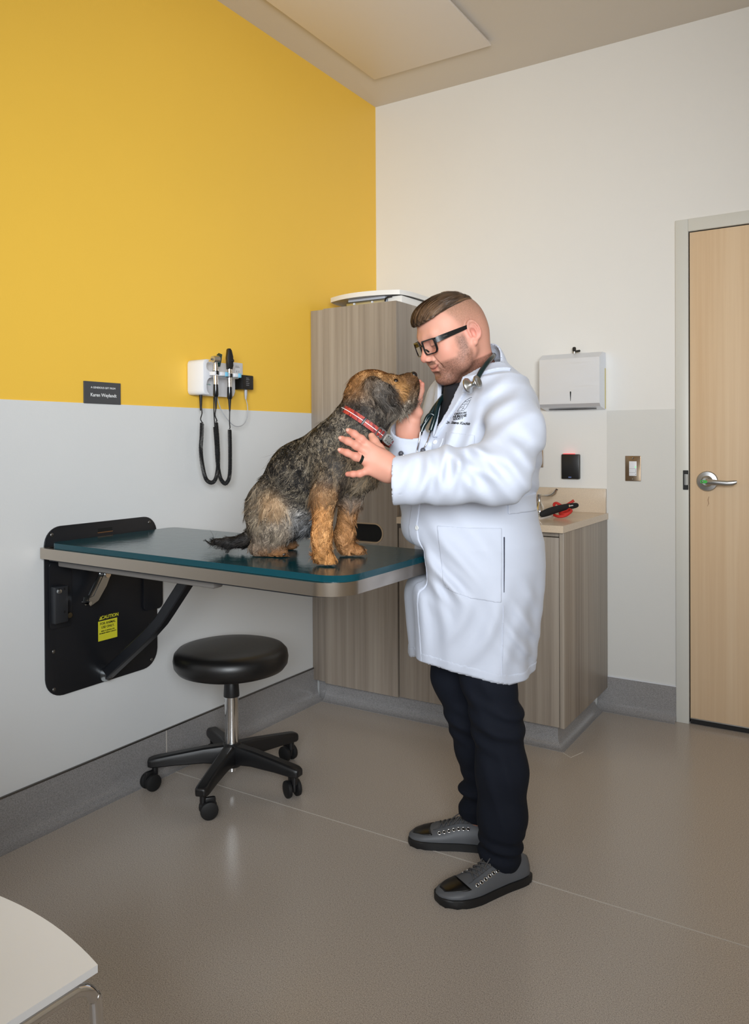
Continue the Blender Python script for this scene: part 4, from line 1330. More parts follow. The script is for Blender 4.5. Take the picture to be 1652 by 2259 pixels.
# collar round the base of the neck
M_COLR = mat('plaid_collar', srgb(150, 40, 34), .6, build=lambda nt, b: nt.links.new(ramp(nt, noise(nt, coords(nt, (140, 140, 40)), 1.0, 1), [(.40, srgb(110, 20, 30)), (.52, srgb(172, 62, 40)), (.6, srgb(150, 40, 34))]), b.inputs['Base Color']))
cn = Vector((0.1881, -0.0550, 0.3677)); ca = (Vector((0.2167, -0.0520, 0.4122)) - Vector((0.1548, -0.0550, 0.3272))).normalized()
cx_ = (Vector((0.2110, -0.0800, 0.3320)) - Vector((0.1346, -0.0800, 0.3987))).normalized(); cx_ = (cx_ - ca * cx_.dot(ca)).normalized(); cy_ = ca.cross(cx_)
if cy_.y > 0: cy_ = -cy_
def dog_fur(n, seed):
    r = np.random.default_rng(seed)
    P, Nn = sample_surface(dV, dQ, n, seed)
    keep = P[:, 2] > .004; P, Nn = P[keep], Nn[keep]; n = len(P)
    col, fl, ln, lf, st = dog_fields(P)
    ck = np.floor(P / .013).astype(np.int64) + 500; ck = (ck[:, 0] * 2048 + ck[:, 1]) * 2048 + ck[:, 2]
    _, inv = np.unique(ck, return_inverse=True); cu_ = (r.random(inv.max() + 1) ** 2)[inv]; cd3 = r.normal(size=(inv.max() + 1, 3))[inv]
    # wavy clumps
    fl = fl + np.stack([f(P) for f in dn3], 1) * .75 + np.stack([f(P) for f in dn4], 1) * .45 + cd3 * .26 + r.normal(size=(n, 3)) * .10
    fl = fl - (fl * Nn).sum(1, keepdims=True) * Nn
    fl /= np.maximum(np.linalg.norm(fl, axis=1, keepdims=True), 1e-9)
    d = fl + Nn * (lf * np.clip(.55 + .7 * dn5(P) + r.normal(size=n) * .2 + 1.1 * cu_, .1, 2.4))[:, None]
    d /= np.linalg.norm(d, axis=1, keepdims=True)
    ck = np.floor(P / .010).astype(np.int64) + 500; ck = (ck[:, 0] * 2048 + ck[:, 1]) * 2048 + ck[:, 2]
    _, inv = np.unique(ck, return_inverse=True); cr_ = r.random(inv.max() + 1)[inv]; cl_ = r.uniform(.5, 1.3, inv.max() + 1)[inv]
    patch = np.clip(.5 + dn2(P) * .55 + dn1(P) * .35, 0, 1)
    mix = np.clip(patch * .75 + (cr_ - .5) * .45 + r.normal(size=n) * .18 - .14, 0, 1)[:, None]
    c = col * (1 - mix) + st * mix
    c = c * (r.uniform(.75, 1.2, n) * (.68 + .68 * cr_))[:, None]
    L_ = ln * 1.65 * r.uniform(.65, 1.1, n) * cl_
    wt = (P[:, 0] > -.335) & (P[:, 0] < -.255) & (P[:, 2] < .016) & (Nn[:, 2] < .1)
    c[wt] = lin(214, 208, 200) * r.uniform(.8, 1.1, (wt.sum(), 1))
    # the strap presses the coat flat where it shows
    ax_ = (P - np.array(cn)) @ np.array(ca); rx_ = (P - np.array(cn)) @ np.array(cx_); ry_ = (P - np.array(cn)) @ np.array(cy_)
    an_ = np.arctan2(ry_, rx_)
    pr = (np.abs(ax_ - .012) < .032) & (np.abs(an_ - (PI / 2 - .25)) < .85) & (np.hypot(rx_, ry_) < .12)
    L_ = np.where(pr, L_ * .22, L_)
    # keep the hair that meets the pad short
    L_ = np.minimum(L_, np.maximum(P[:, 2] * .9, .006) + .006)
    wd = r.uniform(.0008, .0018, n)
    return P - Nn * .002, Nn, d, L_, wd, np.clip(c, 0, 1)


P_, N_, d_, L_, w_, c_ = dog_fur(108000, 5)
fur = ribbons('fur', P_, N_, d_, L_, w_, c_, dog, M_FUR, 5, .35, 9, curl=.25, clump=(.013, .80), wavy=.0050, zmin=.0015)
fur['kind'] = 'stuff'
# loose wisps standing off the outline
P_, N_, d_, L_, w_, c_ = dog_fur(9000, 15)
d_ = d_ + N_ * .45; d_ /= np.linalg.norm(d_, axis=1, keepdims=True)
wsp = ribbons('wisps', P_, N_, d_, L_ * 1.25, w_ * .7, np.clip(c_ * 1.25, 0, 1), dog, M_FUR, 5, .6, 10, curl=.7, clump=(.02, .55), wavy=.006, zmin=.0015)
wsp['kind'] = 'stuff'
B().ball((0.3228, -0.0680, 0.5092), (.011, .0125, .011)).out('nose', mat('dog_nose', srgb(22, 19, 18), .25), dog, True)
for c in ((0.2691, -0.0980, 0.4903), (0.2914, -0.0340, 0.4991)):
    B().ball(c, .0075).out('eye', mat('dog_eye', srgb(24, 14, 9), .08), dog, True)
for c in ((0.0927, -0.1800, 0.0072), (0.0854, -0.1840, 0.0044), (0.1016, -0.1700, 0.0091), (0.1788, -0.0200, 0.0094), (0.1837, -0.0080, 0.0102), (-0.0431, -0.0280, 0.0083), (-0.0369, -0.0180, 0.0093)):
    B().ball(c, (.007, .0035, .004)).out('claw', mat('dog_claw', srgb(46, 40, 36), .35), dog, True)

coll = empty('collar', (0, 0, 0)); coll.parent = dog
tag(coll, 'red plaid buckle collar')
RX, RY = .089, .088
cb = B(); rg = []
for k in range(72):
    a = 2 * PI * k / 72; p = cn + cx_ * RX * math.cos(a) + cy_ * RY * math.sin(a); nrm = (cx_ * math.cos(a) / RX + cy_ * math.sin(a) / RY).normalized()
    rg.append([cb.bm.verts.new(p + nrm * u + ca * w) for u, w in ((-.001, -.010), (.0015, -.010), (.0015, .010), (-.001, .010))])
for k in range(72):
    for j in range(4): cb.bm.faces.new((rg[k][j], rg[(k + 1) % 72][j], rg[(k + 1) % 72][(j + 1) % 4], rg[k][(j + 1) % 4]))
cb.out('strap', M_COLR, coll, 40)


def on_collar(a, u=0.0):
    p = cn + cx_ * (RX + u) * math.cos(a) + cy_ * (RY + u) * math.sin(a)
    nrm = (cx_ * math.cos(a) / RX + cy_ * math.sin(a) / RY).normalized()
    return p, nrm, ca.cross(nrm)


def collar_M(a, u):
    p, nrm, tng = on_collar(a, u)
    if tng.dot(cx_) < 0: tng = -tng
    return frame_M(p, tng, nrm.cross(tng))


wl_ = B(); rg = []
for k in range(40):
    a = PI / 2 + (k - 20) / 20 * 1.5; p, nrm, tg = on_collar(a, .0019)
    rg.append([wl_.bm.verts.new(p + nrm * .0006 + ca * w) for w in (-.0008, .0008)])
for k in range(39): wl_.bm.faces.new((rg[k][0], rg[k + 1][0], rg[k + 1][1], rg[k][1]))
wlo = wl_.out('stitching', M_TXTW, coll, None); wlo.modifiers.new('th', 'SOLIDIFY').thickness = .0004
Mk = collar_M(PI / 2 + .18, .0035)
B().box((-.003, -.012, -.002), (.003, .012, .002), .001, M=Mk).out('keeper', M_BLKP, coll)
Mb = collar_M(PI / 2 - .42, .006)
B().ringprism(rrect(-.014, -.0145, .014, .0145, .004, 3), rrect(-.010, -.0105, .010, .0105, .002, 3), -.002, .002, Mb).out('buckle', M_CHROME, coll)
B().box((-.001, -.012, .001), (.001, .012, .003), .0005, M=Mb).out('buckle_bar', M_CHROME, coll)
Mq = collar_M(PI / 2 - .76, .008)
B().prism(rrect(-.016, -.0135, .016, .0135, .006, 4), -.004, .004, Mq, .002).out('clip', mat('steel_clip', srgb(205, 205, 200), .3, .8), coll)
for x in (-.009, .0, .009):
    for y in (-.007, .007):
        B().lathe([(0, .0052), (.0016, .005), (.0018, .004), (0, .004)], 8, Mq @ Matrix.Translation((x, y, 0))).out('rivet', M_STEELD, coll)

# ================================================================== PERSON
person = empty('person', (1.30, -1.55, 0), (0, 0, math.radians(24.487)), label='bearded person in white coat and glasses leaning towards the dog', cat='person')
# ---- torso frame: faces left of the picture, turned towards the camera
TY_ = math.radians(33)
tf = np.array((-math.cos(TY_), -math.sin(TY_), 0)); tl = np.array((math.sin(TY_), -math.cos(TY_), 0))
CY = .055
# rows: height, centre x, half extent seen from the front of the picture, half width
ROWS = np.array([(.56, -.024, .182, .200), (.629, -.0236, .1865, .200), (.681, -.022, .192, .205), (.747, -.020, .199, .210), (.812, -.018, .2055, .215), (.878, -.017, .2095, .215),
                 (.944, -.019, .210, .210), (1.009, -.025, .200, .195), (1.075, -.0236, .192, .190), (1.14, -.0085, .187, .192), (1.206, .007, .1765, .193), (1.258, .0125, .1685, .193),
                 (1.311, .015, .1575, .188), (1.363, .016, .140, .176), (1.40, .012, .120, .15)])
ROWZ = ROWS[:, 0]; ROWC = ROWS[:, 1]; ROWB = ROWS[:, 3]
ROWA = np.sqrt(np.maximum(ROWS[:, 2] ** 2 - (ROWB * math.sin(TY_)) ** 2, .0016)) / math.cos(TY_)


def torso_ab(P):
    """coordinates in the torso frame: forward, left, height, relative to the body axis"""
    z = P[:, 2]
    cx = np.interp(z, ROWZ, ROWC)
    q = P[:, :2] - np.stack([cx, np.full_like(cx, CY)], 1)
    return q @ tf[:2].astype(np.float32), q @ tl[:2].astype(np.float32), z


def torso_loft(P, off=0.0, pw=2.05):
    a, b, z = torso_ab(P)
    A = np.interp(z, ROWZ, ROWA) + off; Bw = np.interp(z, ROWZ, ROWB) + off
    k = (np.abs(a / A) ** pw + np.abs(b / Bw) ** pw) ** (1 / pw)
    rho = np.hypot(a, b)
    d = rho * (1 - 1 / np.maximum(k, .05))
    return np.maximum(np.where(k < .05, -.1, d), z - 1.405)


SHL, SHR = (0.0882, -0.1000, 1.3357), (-0.0860, 0.2000, 1.3662)
ELL, WRL = (0.0562, -0.2900, 1.1568), (-0.2129, -0.3150, 1.1555)
ELR, WRR = (-0.1553, 0.0600, 1.0848), (-0.1965, -0.0200, 1.2608)
NECKB = (0.0128, 0.0600, 1.4212)

coat_core = [Prim(lambda P: torso_loft(P), (0, .05, 1.0), .75, k=.0),
             p_cone(np.array(SHL) * .82 + np.array(NECKB) * .18, np.array(SHR) * .82 + np.array(NECKB) * .18, .064, .064, k=.08),
             p_cone(NECKB, np.array(NECKB) + (.0, .0, .05), .088, .07, k=.06),
             p_ell((0.0602, 0.0600, 1.3214), (.095, .12, .11), k=.08)]
sl_l = p_chain([SHL, (0.0996, -0.1900, 1.2612), ELL, (-0.0773, -0.3050, 1.1528), (-0.2314, -0.3150, 1.1394)], [.070, .074, .074, .068, .060], .03)
sl_r = p_chain([SHR, (-0.1221, 0.1400, 1.2308), ELR, (-0.1950, 0.0050, 1.2052), (-0.2020, -0.0300, 1.2974)], [.076, .074, .072, .058, .050], .03)
COATO = Shape(coat_core + sl_l + sl_r)
wn1 = VNoise(24, 8, 61); wn2 = VNoise(55, 8, 62); wn3 = VNoise(14, 6, 63)


def gauss(P, c, s):
    d = (P - np.asarray(c, np.float32)) / np.asarray(s, np.float32)
    return np.exp(-(d * d).sum(1))


def ridge(x):
    """rounded fold profile"""
    return 2.2 * np.abs(np.cos(x * .5)) ** 2.6 - .85


FOLDS = [  # centre, spread, fold direction (wave vector), wave length, amplitude
    (ELL, (.07, .07, .07), (.75, .1, .65), .050, 0.0087),
    ((-0.0256, -0.3500, 1.1771), (.10, .10, .06), (.86, 0, .5), .062, 0.0087),
    ((-0.1371, -0.3500, 1.1436), (.07, .10, .06), (.9, 0, -.43), .055, 0.0058),
    ((0.0784, -0.2200, 1.2552), (.07, .10, .09), (.5, 0, -.86), .070, 0.0072),
    ((0.0453, -0.1500, 1.3535), (.08, .1, .06), (-.6, 0, .8), .06, 0.0051),
    ((-0.0535, -0.1000, 1.2568), (.07, .12, .09), (.95, 0, -.3), .050, 0.0058),
    ((-0.1629, 0.0200, 1.1915), (.07, .12, .07), (.5, 0, .86), .05, 0.0058),
    ((-0.0669, -0.1200, 0.9073), (.10, .12, .11), (.80, 0, .6), .085, 0.0080),
    ((-0.1334, -0.0600, 0.7810), (.07, .12, .13), (.97, 0, .22), .060, 0.0080),
    ((0.0064, -0.1400, 0.7140), (.10, .1, .10), (.85, 0, -.5), .09, 0.0065),
    ((0.1188, -0.0800, 0.7023), (.06, .12, .12), (.75, 0, .66), .06, 0.0058),
    ((0.1427, -0.0200, 1.1401), (.05, .12, .10), (.5, 0, .86), .07, 0.0065),
    ((0.0075, -0.3600, 1.1995), (.055, .08, .05), (.45, 0, .9), .050, .0080),
    ((-0.0751, -0.3600, 1.1775), (.05, .08, .05), (.97, 0, -.2), .040, .0070),
    ((0.1342, -0.1600, 1.2250), (.045, .1, .08), (.7, 0, .7), .055, .0060),
    ((-0.0851, -0.1400, 0.8481), (.06, .1, .05), (.75, 0, .66), .045, .0050),
]


def coat_wr(P, d):
    w = 0; lo_, hi_ = P.min(0), P.max(0)
    for c, s, v, lam, a in FOLDS:
        v = np.asarray(v, np.float32); v = v / np.linalg.norm(v)
        cc_ = np.asarray(c, np.float32)
        if (np.maximum(np.maximum(lo_ - cc_, cc_ - hi_), 0) / np.asarray(s, np.float32)).max() > 3.2: continue
        g = gauss(P, c, s)
        ph = (P @ v) * (2 * PI / lam) + wn3(P) * 2.0 + wn1(P) * .7
        w = w + a * g * ridge(ph)
    sk = np.clip((.95 - P[:, 2]) / .35, 0, 1)
    a, b, z = torso_ab(P)
    th = np.arctan2(b, a)
    w = w + sk * (.0065 * np.sin(th * 5 + .6 + wn3(P) * 1.3) + .003 * np.sin(th * 11 + wn3(P) * 2))
    w = w + .0013 * wn1(P) + .0006 * wn2(P)
    return d - w


def table_d(P):
    """distance to the end of the examination table (dents the coat)"""
    c, s = math.cos(math.radians(24.487)), math.sin(math.radians(24.487))
    X = 1.30 + P[:, 0] * c - P[:, 1] * s; Y = -1.55 + P[:, 0] * s + P[:, 1] * c; Z = P[:, 2]
    qx = np.maximum(X - (1.182 - .09), 0); qy = np.maximum(np.abs(Y + 1.805) - (.277 - .09), 0)
    d2 = np.where((X < 1.092) | (np.abs(Y + 1.805) < .187), np.maximum(X - 1.182, np.abs(Y + 1.805) - .277), np.hypot(qx, qy) - .09)
    dzz = np.maximum(Z - .925, .853 - Z)
    return np.hypot(np.maximum(d2, 0), np.maximum(dzz, 0)) + np.minimum(np.maximum(d2, dzz), 0)


def coat_post(P, d):
    d = coat_wr(P, d)
    return -smin(-d, table_d(P) - .006, .075)


COATO.post = coat_post
TORSO = Shape(coat_core); TORSO.post = coat_post
VZ0, VSL = 1.252, .40       # bottom of the neckline V and its spread


def v_d(P):
    a, b, z = torso_ab(P)
    return np.maximum((np.abs(b - .004) - (z - VZ0) * VSL) / math.hypot(1, VSL), -(a - .0))


NKA, NKB = np.array((0.0180, 0.0600, 1.3890)), np.array((-0.0212, 0.0300, 1.5097))
neck_hole = p_cone(NKA, NKB, .074, .080)
cuffl = p_cyl((-0.2130, -0.3150, 1.1406), (-0.3587, -0.3200, 1.1406), .10)
cuffr = p_cyl((-0.2006, -0.0180, 1.2714), (-0.2089, -0.0500, 1.3877), .068)
# the far cuff is cut on a slant
cpR = np.array((-0.2032, -0.0180, 1.2806)); cnR = np.array((.05, -.55, .80)); cnR = cnR / np.linalg.norm(cnR)


def hem_z(a, b): return .569 + .045 * np.clip(a / .18, 0, 1) * np.clip((b + .12) / .10, 0, 1) + .022 * np.clip(-b / .15, 0, 1)


def coat_ev(P, c=None, r=None):
    P = np.asarray(P, np.float32)
    d = COATO.eval(P, c, r)
    K = .006
    mx = lambda a, b: -smin(-a, -b, K)
    a, b, z = torso_ab(P)
    hem = hem_z(a, b)
    cr = np.maximum(-((P - cpR.astype(np.float32)) @ cnR.astype(np.float32)), np.linalg.norm(P - (cpR + cnR * .06).astype(np.float32), axis=1) - .10)
    cut = np.minimum(np.minimum(np.minimum(z - hem, v_d(P)), np.minimum(neck_hole.f(P), cuffl.f(P))), cr)
    th = .0070 + .035 * np.clip((cut - .02) / .06, 0, 1)
    sh = np.maximum(d, -(d + th))
    sh = mx(sh, -cut)
    return sh


def cloth_bump(nt, b):
    v = coords(nt)
    h = noise(nt, v, 900, 2); h2 = noise(nt, v, 9, 4, .5, .8)
    bump(nt, b, mixc(nt, .75, h, h2), .12, .006)


M_COAT = mat('white_coat_cloth', srgb(190, 195, 208), .75, spec=.2, build=cloth_bump, **{'Sheen Weight': .15})
coat = build('coat', coat_ev, (-.42, -.48, .53), (.30, .34, 1.56), .0042, M_COAT, person, 1, .015)


def patch(name, region, lo, hi, off, th, h, m, parent, base=None):
    """thin piece lying on the coat: region(P) < 0 inside"""
    bs = base or (lambda P, c, r: TORSO.eval(P, c, r))
    def ev(P, c=None, r=None):
        P = np.asarray(P, np.float32); g_ = region(P)
        if c is not None and g_.min() > .002: return g_
        d = bs(P, c, r)
        return np.maximum(np.maximum(d - off - th, -(d + .006)), g_)
    return build(name, ev, lo, hi, h, m, parent, 1, .03)


def poly_xz(pts, ymax=.0):
    """region: inside a convex polygon in x,z on the camera side of the body"""
    Q = np.array([(p[0], p[2]) for p in pts]); c = Q.mean(0); E = []
    for i in range(len(Q)):
        a, b = Q[i], Q[(i + 1) % len(Q)]; n_ = np.array((b[1] - a[1], -(b[0] - a[0]))); n_ = n_ / np.linalg.norm(n_)
        if (c - a) @ n_ > 0: n_ = -n_
        E.append((n_, a @ n_))

    def f(P):
        d = P[:, 1] - ymax
        for n_, o in E: d = np.maximum(d, P[:, 0] * n_[0] + P[:, 2] * n_[1] - o)
        return d
    return f


# lapels: strips along both edges of the V; collar behind
def lapel_region(P):
    a, b, z = torso_ab(P)
    dv = (np.abs(b - .004) - (z - VZ0) * VSL) / math.hypot(1, VSL)
    w = np.interp(z, [1.25, 1.30, 1.375, 1.378, 1.40, 1.44, 1.50], [.004, .016, .036, .027, .032, .038, .045])
    return np.maximum(np.maximum(-dv - .001, dv - w), np.maximum(-(a + .02), VZ0 - z))


patch('lapel', lambda P: np.maximum(lapel_region(P), -torso_ab(P)[1]), (-.25, -.25, 1.22), (.20, .12, 1.50), .0045, .0035, .003, M_COAT, coat)
patch('lapel', lambda P: np.maximum(lapel_region(P), torso_ab(P)[1]), (-.30, -.12, 1.22), (.10, .30, 1.50), .0045, .0035, .003, M_COAT, coat)
nax = (NKB - NKA) / np.linalg.norm(NKB - NKA)


def collar_ev(P, c=None, r=None):
    P = np.asarray(P, np.float32)
    q = P - NKA.astype(np.float32); t = q @ nax.astype(np.float32); rad = np.linalg.norm(q - t[:, None] * nax.astype(np.float32), axis=1)
    a, b, z = torso_ab(P)
    fwd = np.clip(a / .08, -1, 1)
    top = .072 - .034 * np.clip(fwd, 0, 1); bot = .004 - .012 * fwd
    prof = np.interp(t, [-.02, .03, .07], [.115, .094, .082])
    d = np.abs(rad - prof) - .0042
    d = np.maximum(d, np.maximum(t - top, bot - t))
    return np.maximum(d, -((np.abs(b - .004) - (.055 + (a - .03) * .25)) if True else 0) - np.where(a > .0, 0, 1))


build('collar', collar_ev, (-.14, -.14, 1.34), (.18, .24, 1.58), .003, M_COAT, coat, 1, .05)

# pockets, side slit, back belt, placket, buttons
patch('pocket', poly_xz([(-0.1117, -0.1600, 1.0087), (0.0653, -0.1600, 1.0030), (0.0634, -0.1600, 0.8033), (-0.0175, -0.1600, 0.8138), (-0.0929, -0.1600, 0.8417)]), (-.20, -.30, .68), (.14, .0, 1.06), .0006, .0018, .003, M_COAT, coat)
patch('pocket', poly_xz([(-0.0877, -0.1200, 1.2669), (-0.0061, -0.1200, 1.2564), (-0.0089, -0.1200, 1.1694), (-0.0968, -0.1200, 1.1757)]), (-.14, -.3, 1.10), (.06, .02, 1.30), .0006, .0018, .003, M_COAT, coat)
patch('pocket_slit', poly_xz([(0.0695, -0.1400, 0.9787), (0.0731, -0.1400, 0.9787), (0.0707, -0.1400, 0.8313), (0.0689, -0.1400, 0.8313)]), (.02, -.30, .72), (.14, .0, 1.0), .0012, .0014, .0012, mat('dark_navy', srgb(28, 30, 48), .8), coat)
patch('side_seam', poly_xz([(0.0676, -0.1400, 0.7956), (0.0700, -0.1400, 0.7956), (0.0649, -0.1400, 0.5974), (0.0624, -0.1400, 0.5973)]), (.02, -.30, .55), (.14, .0, .80), .0008, .0012, .0016, M_COAT, coat)
patch('back_belt', poly_xz([(0.0823, -0.1000, 1.0838), (0.1680, -0.1000, 1.0916), (0.1679, -0.1000, 1.0419), (0.0821, -0.1000, 1.0388)], .08), (.04, -.30, .98), (.24, .09, 1.12), .002, .003, .003, M_COAT, coat)


def on_coat(p, dirn, lift=.0):
    """march from p along dirn to the outside of the coat"""
    P = np.array([p], float); dirn = np.asarray(dirn, float); dirn = dirn / np.linalg.norm(dirn)
    for _ in range(60):
        d = TORSO.eval(P)[0] - lift
        P = P + dirn * d * .8
    n_ = grad(lambda Q: TORSO.eval(Q), P)[0]
    return P[0], n_


for st in ((-0.1198, -0.3500, 1.2377), (-0.1692, -0.3500, 0.9974), (-0.1394, -0.3500, 1.1156)):
    p, n_ = on_coat(st, (0, 1, 0), .003)
    z_ = Vector(n_); x_ = z_.orthogonal()
    Mx_ = frame_M(p, x_, z_.cross(x_))
    bo = B().lathe([(0, -.001), (.0065, -.001), (.0072, .0008), (.0065, .002), (.0045, .0012), (0, .0012)], 18, Mx_).out('button', mat('pearl_button', srgb(226, 228, 226), .2), coat, True)
# front edge of the overlapping panel: a thin raised strip down the front


def placket_region(P):
    a, b, z = torso_ab(P)
    return np.maximum(np.maximum(np.abs(b - .022) - .020, -a), np.maximum(z - 1.25, hem_z(a, b) + .003 - z))


patch('placket', placket_region, (-.30, -.26, .59), (.0, .12, 1.26), .0006, .0016, .003, M_COAT, coat)



def hem_region(P):
    a, b, z = torso_ab(P); h_ = hem_z(a, b)
    return np.maximum(z - h_ - .030, h_ + .003 - z)


patch('hem_band', hem_region, (-.30, -.26, .55), (.28, .32, .67), .0003, .0010, .004, M_COAT, coat)

# ---- embroidered badge and name on the chest
CH0 = np.array((-0.0591, -0.1600, 1.2992))


def conform(me, lift):
    n_ = len(me.vertices); co = np.zeros(n_ * 3, np.float32); me.vertices.foreach_get('co', co); P = co.reshape(-1, 3).astype(float)
    ext = P[:, 1].copy()
    lo_ = P[:, 1] > np.median(P[:, 1])
    P[:, 1] = -.30
    for _ in range(50):
        d = TORSO.eval(P) - lift
        P[:, 1] += np.clip(d, -.05, .05) * .7
    P[:, 1] -= np.where(lo_, 0, .0004)
    me.vertices.foreach_set('co', P.astype(np.float32).ravel()); me.update()


def chest_text(txt, size, at, ang, shear=0.0, off=.0002):
    x_ = Vector((math.cos(ang), 0, math.sin(ang))); z_ = Vector((-math.sin(ang), 0, math.cos(ang)))
    o = text_mesh('embroidery', txt, size, frame_M(at, x_, z_), M_TXTK, coat, .0004, shear=shear, offset=off)
    conform(o.data, .0012)
    return o


chest_text('OREGON', .0080, (-0.0478, -0.2000, 1.3173), math.radians(6), off=.0003, shear=.3)
chest_text('HUMANE', .0092, (-0.0496, -0.2000, 1.3095), math.radians(5), off=.0004, shear=.3)
chest_text('SOCIETY', .0072, (-0.0538, -0.2000, 1.3023), math.radians(5), off=.0003, shear=.3)
chest_text('Dr. Steve Kochis', .0102, (-0.0557, -0.2000, 1.2909), math.radians(-5), .4, .0004)


def chest_lines(name, segs, r):
    b_ = B()
    for s_ in segs:
        pts = []
        for (p0, p1) in zip(s_, s_[1:]):
            for k in range(7): pts.append(np.array(p0) + (np.array(p1) - np.array(p0)) * k / 6)
        P = np.array(pts); P[:, 1] = -.30
        for _ in range(50): P[:, 1] += np.clip(TORSO.eval(P) - .0008, -.05, .05) * .7
        b_.tube([tuple(p) for p in P], r, 5)
    o = b_.out(name, M_TXTK, coat); return o


bdg = chest_lines('badge', [[(-0.0555, -0.2000, 1.3233), (-0.0423, -0.2000, 1.3424), (-0.0339, -0.2000, 1.3518), (-0.0196, -0.2000, 1.3600), (-0.0149, -0.2000, 1.3612)]], .0006)
for sg in ([(-0.0555, -0.2000, 1.3233), (-0.0376, -0.2000, 1.3255), (-0.0305, -0.2000, 1.3326), (-0.0173, -0.2000, 1.3564)], [(-0.0411, -0.2000, 1.3423), (-0.0268, -0.2000, 1.3434)], [(-0.0436, -0.2000, 1.3256), (-0.0340, -0.2000, 1.3411)],
           [(-0.0459, -0.2000, 1.3328), (-0.0424, -0.2000, 1.3352), (-0.0400, -0.2000, 1.3375)], [(-0.0400, -0.2000, 1.3304), (-0.0352, -0.2000, 1.3315)], [(-0.0352, -0.2000, 1.3471), (-0.0316, -0.2000, 1.3518), (-0.0280, -0.2000, 1.3482), (-0.0244, -0.2000, 1.3529), (-0.0197, -0.2000, 1.3517)]):
    chest_lines('badge_line', [sg], .0005)

# ---- black shirt under the coat
SHIRT = Shape([Prim(lambda P: torso_loft(P, -.018), (0, .05, 1.0), .75, k=.0), p_cone(np.array(SHL) * .8 + np.array(NECKB) * .2, np.array(SHR) * .8 + np.array(NECKB) * .2, .048, .048, k=.07), p_cone(NKA, NKB, .070, .064, k=.05),
               p_cone((-0.0373, 0.0100, 1.3760), (-0.0576, -0.0100, 1.4117), .055, .040, k=.05)])
SNP = np.array((-0.0597, -0.0300, 1.4025)); SNN = (NKB - NKA) / np.linalg.norm(NKB - NKA)


def shirt_ev(P, c=None, r=None):
    P = np.asarray(P, np.float32)
    return np.maximum(np.maximum(SHIRT.eval(P, c, r), .95 - P[:, 2]), (P - SNP.astype(np.float32)) @ SNN.astype(np.float32))


build('shirt', shirt_ev, (-.32, -.24, .94), (.26, .34, 1.52), .006, mat('black_shirt', srgb(20, 20, 26), .85), person, 2, .04)

# ---- trousers
tr_l = p_chain([(0.0145, -0.0300, 0.6872), (0.0277, -0.0550, 0.5719), (0.0511, -0.0650, 0.4544), (0.0642, -0.0700, 0.3166), (0.0651, -0.0680, 0.1882), (0.0573, -0.0620, 0.0773)], [.080, .074, .069, .0685, .064, .060], .03)
tr_r = p_chain([(-0.0548, 0.1300, 0.6530), (-0.0647, 0.1150, 0.5246), (-0.0266, 0.1050, 0.4019), (-0.0052, 0.1150, 0.3051), (0.0164, 0.1250, 0.2118), (-0.0060, 0.1250, 0.0993)], [.088, .074, .064, .063, .060, .056], .03)
hips = p_ell((-0.0195, 0.0550, 0.7059), (.11, .12, .10), k=.05)
TRO = Shape([hips] + tr_l + tr_r)
tn = VNoise(30, 8, 71)


def tro_post(P, d):
    w = .0020 * wn1(P) + .001 * wn2(P)
    for c, s, v, lam, a in (((0.0428, -0.1000, 0.4539), (.08, .1, .07), (.35, 0, .94), .055, .0060), ((0.1056, -0.0800, 0.4683), (.05, .1, .06), (.2, 0, .98), .045, .0028), ((-0.0484, 0.1000, 0.3917), (.06, .1, .05), (.3, 0, .95), .05, .006),
                            ((0.0544, -0.0800, 0.1069), (.08, .1, .035), (.25, 0, .97), .040, .0070), ((-0.0494, 0.1000, 0.1708), (.06, .1, .045), (.1, 0, 1), .056, .011), ((0.0540, -0.1200, 0.2872), (.05, .06, .14), (.95, 0, .3), .06, .0030),
                            ((0.0121, -0.1000, 0.5408), (.05, .08, .08), (.8, 0, .6), .06, .004)):
        v = np.asarray(v, np.float32); g = gauss(P, c, s); w = w + a * g * ridge((P @ v) * (2 * PI / lam) + wn3(P) * 1.2)
    return d - w


TRO.post = tro_post


def tro_ev(P, c=None, r=None):
    P = np.asarray(P, np.float32)
    d = TRO.eval(P, c, r)
    zc = np.where(P[:, 1] < .03, .052, .075) + np.where(P[:, 1] < .03, -.25, -.2) * (P[:, 0] - .06)
    return np.maximum(d, np.clip(zc, .03, .2) - P[:, 2])


M_TRO = mat('navy_trousers', srgb(17, 21, 31), .85, spec=.2, build=lambda nt, b: bump(nt, b, noise(nt, coords(nt), 1200, 2), .25, .001))
build('trousers', tro_ev, (-.20, -.22, .02), (.24, .28, .85), .0045, M_TRO, person, 2, .03)

# ---- head, hands and hidden body: the skin surface
HY, HP = math.radians(28), math.radians(21)
hf0 = np.array((-math.cos(HY), -math.sin(HY), 0)); hl = np.array((math.sin(HY), -math.cos(HY), 0)); hu0 = np.array((0, 0, 1.0))
hf = hf0 * math.cos(HP) - hu0 * math.sin(HP); hu = hu0 * math.cos(HP) + hf0 * math.sin(HP)
HM = np.stack([hf, hl, hu], 1)                 # columns: forward, left, up
HC = np.array((-0.0664, -0.0000, 1.5465))
HS = 1.05                                      # head scale


def H(a, b, c):
    return HC + HM @ (np.array((a, b, c)) * HS)


def to_head(P):
    return (np.asarray(P) - HC) @ HM / HS


